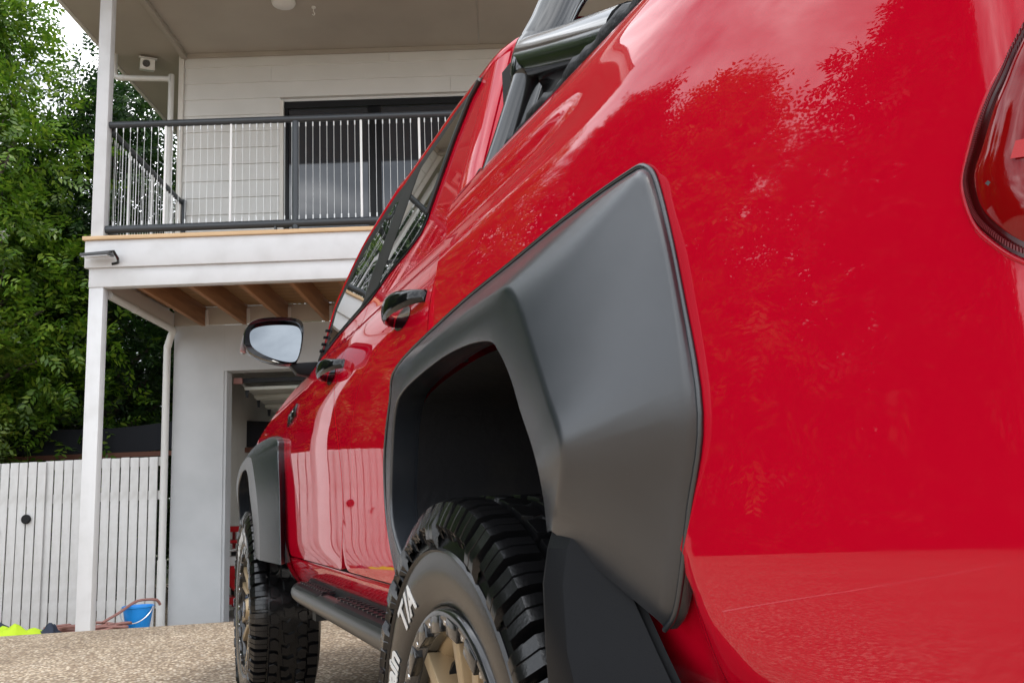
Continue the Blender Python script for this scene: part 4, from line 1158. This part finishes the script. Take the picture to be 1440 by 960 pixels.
# --- wheels
R_T = .43
def wheel_parts():
    w = bpy.data.objects.new('wheel', None); COL.objects.link(w); w.parent = truck
    # local frame: outer face towards -x, hub at the origin; face plane at x = 0 is the widest point of the sidewall
    prof = [(.030, .272), (.016, .278), (.006, .295), (.001, .325), (.002, .352), (.008, .372), (.020, .392), (.036, .408), (.06, .413), (.145, .415), (.23, .413), (.254, .408), (.27, .392), (.282, .372), (.288, .35), (.286, .30), (.262, .272)]
    mb_ = MB(); mb_.lathe([tuple(p)[:2] for p in catmull([(a, b, 0) for a, b in prof], 3)], (0, 0, 0), 'x', 128)
    mb_.lathe([(.0022, .3535), (-.0016, .3565), (.0025, .3600)], (0, 0, 0), 'x', 128)
    n = 26
    def block(poly, th0, th1, top=.4305, base=.408, tap=.0016):
        b = len(mb_.v); k = len(poly)
        cxp = sum(p[0] for p in poly) / k; cyp = sum(p[1] for p in poly) / k
        for r_, sh in ((base, 1.0), (top - .002, .95), (top, .90)):
            for xx, tt in poly:
                xx = cxp + (xx - cxp) * sh; tt = cyp + (tt - cyp) * sh
                a = th0 + (th1 - th0) * tt
                mb_.v.append((.145 + xx * .125, r_ * math.cos(a), r_ * math.sin(a)))
        for q in range(2):
            for i in range(k): mb_.face((b + q * k + i, b + q * k + (i + 1) % k, b + (q + 1) * k + (i + 1) % k, b + (q + 1) * k + i))
        mb_.face([b + 2 * k + i for i in range(k)])
    def lug(th0, th1, long):
        ex = .368 if long else .386
        pr = [(.064, .408), (.060, .4300), (.030, .4295), (.013, .4240), (.004, .408), (-.006 if long else -.003, .392), (-.0055 if long else .0, ex + .004), (.004, ex - .003)]
        rows_ = []
        for t, sc in ((0, 0), (.08, 1), (.46, 1), (.48, .85), (.52, .85), (.54, 1), (.92, 1), (1, 0)):
            a = th0 + (th1 - th0) * t; row = []
            for x_, r_ in pr:
                dr = (1 - sc) * .018
                row.append((x_ + (1 - sc) * .008, (r_ - dr) * math.cos(a), (r_ - dr) * math.sin(a)))
            rows_.append(row)
        mb_.grid(rows_)
    sh = [[(-.60, .06), (-.44, .0), (-.30, .12), (-.28, .36), (-.40, .47), (-.59, .42)], [(-.60, .55), (-.46, .53), (-.30, .62), (-.33, .88), (-.47, .97), (-.60, .92)]]
    cen = [[(-.22, .04), (-.04, .12), (.06, .0), (.11, .30), (.0, .44), (-.20, .40)], [(-.17, .53), (.0, .60), (.20, .50), (.24, .80), (.08, .95), (-.14, .90)]]
    shr = [[(.98, .02), (.66, .06), (.64, .40), (.98, .46)], [(.98, .53), (.60, .56), (.62, .90), (.98, .95)]]
    for k in range(n):
        t0, t1 = 2 * math.pi * k / n, 2 * math.pi * (k + 1) / n
        d = t1 - t0
        j_ = rng.uniform(-.015, .015); lug(t0 + (.04 + j_) * d, t0 + (.47 + j_) * d, k % 2 == 0 or k % 3 == 0); lug(t0 + (.54 - j_) * d, t0 + (.95 - j_) * d, False)
        for p in sh: block(p, t0 + d * .10, t1 + d * .10)
        for p in cen: block(p, t0 + d * .38, t1 + d * .38)
        for p in sh: block([(-x, y) for x, y in p], t0 + d * .55, t1 + d * .55)
        for p in shr: block(p, t0 + d * .4, t1 + d * .4)
    ty = mb_.build('tyre', M['tyre'], w, angle=35)
    # white letters round the sidewall, reading clockwise seen from outside
    def put(center_deg, r0):
        def f(c):
            # clockwise as seen from -x (Y forward appears to the left): angle measured from forward (+Y) over the top
            a = math.radians(center_deg) + c.x / (r0 + .02)
            r_ = r0 + c.y
            xs = lin(r_, [(.295, .006), (.325, .001), (.352, .002)])
            return Vector((xs - .0016 - max(0, c.z), r_ * math.cos(a), r_ * math.sin(a)))
        return f
    text_mesh('T/A', .060, .0012, 'lettering', 'letter', w, put(55, .298), .0018)
    text_mesh('All-Terrain', .056, .0012, 'lettering', 'letter', w, put(13, .299), .0018)
    # rim
    mb_ = MB(); mb_.lathe([(.27, .272), (.20, .255), (.09, .245), (.055, .238), (.038, .243), (.030, .250), (.034, .262), (.030, .274)], (0, 0, 0), 'x', 96)
    mb_.lathe([(.27, .25), (.19, .24), (.10, .228), (.06, .225), (.044, .232), (.038, .243)], (0, 0, 0), 'x', 96)
    rim = mb_.build('rim', M['bronze'], w, angle=50)
    mb_ = MB()
    mb_.lathe([(.030, .276), (.016, .277), (.008, .272), (.006, .262), (.010, .250), (.020, .240), (.036, .238)], (0, 0, 0), 'x', 96)
    for k in range(20):
        a = 2 * math.pi * (k + .5) / 20
        for dr, w_ in ((.0, .030),):
            c_, s_ = math.cos(a), math.sin(a)
            R3 = Matrix(((1, 0, 0), (0, c_, -s_), (0, s_, c_)))
            mb_.box((.0045, .240, -.024), (.03, .264, .024), R=R3, c=(0, 0, 0))
    mb_.build('bead_ring', M['ring'], w, bevel=.002)
    mb_ = MB(); mb_.lathe([(.003, .001), (.003, .0045), (.006, .006), (.012, .006)], (0, 0, 0), 'x', 8); bo = mb_.build('bolt', M['chrome'], w)
    for k in range(20):
        a = 2 * math.pi * k / 20; q = bo if k == 0 else bo.copy()
        if k: COL.objects.link(q); q.parent = w
        q.location = (.004, .256 * math.cos(a), .256 * math.sin(a))
    # six split spokes
    for k in range(6):
        a = 2 * math.pi * k / 6 + .72; mb_ = MB()
        def P(r_, t, x): return (x, r_ * math.cos(a + t), r_ * math.sin(a + t))
        for sg in (-1, 1):
            pts = [P(.070, sg * .05, .040), P(.075, sg * .30, .040), P(.239, sg * .25, .020), P(.239, sg * .125, .020)]
            if sg > 0: pts = pts[::-1]
            back = [(p[0] + .055, p[1] * .985, p[2] * .985) for p in pts]
            b = len(mb_.v); mb_.v += pts + back
            mb_.face([b, b + 1, b + 2, b + 3])
            for i in range(4): mb_.face((b + i, b + (i + 1) % 4, b + 4 + (i + 1) % 4, b + 4 + i))
        mb_.prism([P(.07, -.08, .055), P(.237, -.14, .040), P(.237, .14, .040), P(.07, .08, .055)], (.04, 0, 0))
        mb_.build('spoke', M['bronze'], w, bevel=.003)
    mb_ = MB(); mb_.lathe([(.10, .09), (.045, .088), (.038, .08), (.036, .05), (.02, .045), (.012, .04), (.010, .001)], (0, 0, 0), 'x', 40)
    mb_.build('hub', M['bronze'], w)
    mb_ = MB(); mb_.lathe([(.012, .038), (.006, .034), (.004, .001)], (0, 0, 0), 'x', 30); mb_.build('hub_cap', M['ring'], w)
    mb_ = MB(); mb_.lathe([(.02, .001), (.02, .010), (.04, .011)], (0, 0, 0), 'x', 6); nu = mb_.build('wheel_nut', M['ring'], w)
    for k in range(6):
        a = 2 * math.pi * k / 6; q = nu if k == 0 else nu.copy()
        if k: COL.objects.link(q); q.parent = w
        q.location = (0, .064 * math.cos(a), .064 * math.sin(a))
    mb_ = MB(); mb_.lathe([(.17, .06), (.17, .16), (.19, .16), (.19, .06)], (0, 0, 0), 'x', 40); mb_.box((.16, -.05, .10), (.22, .09, .19)); mb_.build('brake_disc', M['dark'], w)
    return w
w0 = wheel_parts()
w0.location = (.384 - TO[0], AX_R - TO[1], R_T)
for x, y, flip in ((.386, AX_F, 0), (2 * CX - .384, AX_R, 1), (2 * CX - .386, AX_F, 1)):
    w = copy_tree(w0, truck); w.location = (x - TO[0], y - TO[1], R_T)
    w.rotation_euler = (0.9 if not flip else .4, 0, math.pi if flip else 0)
SC.render.film_transparent = False
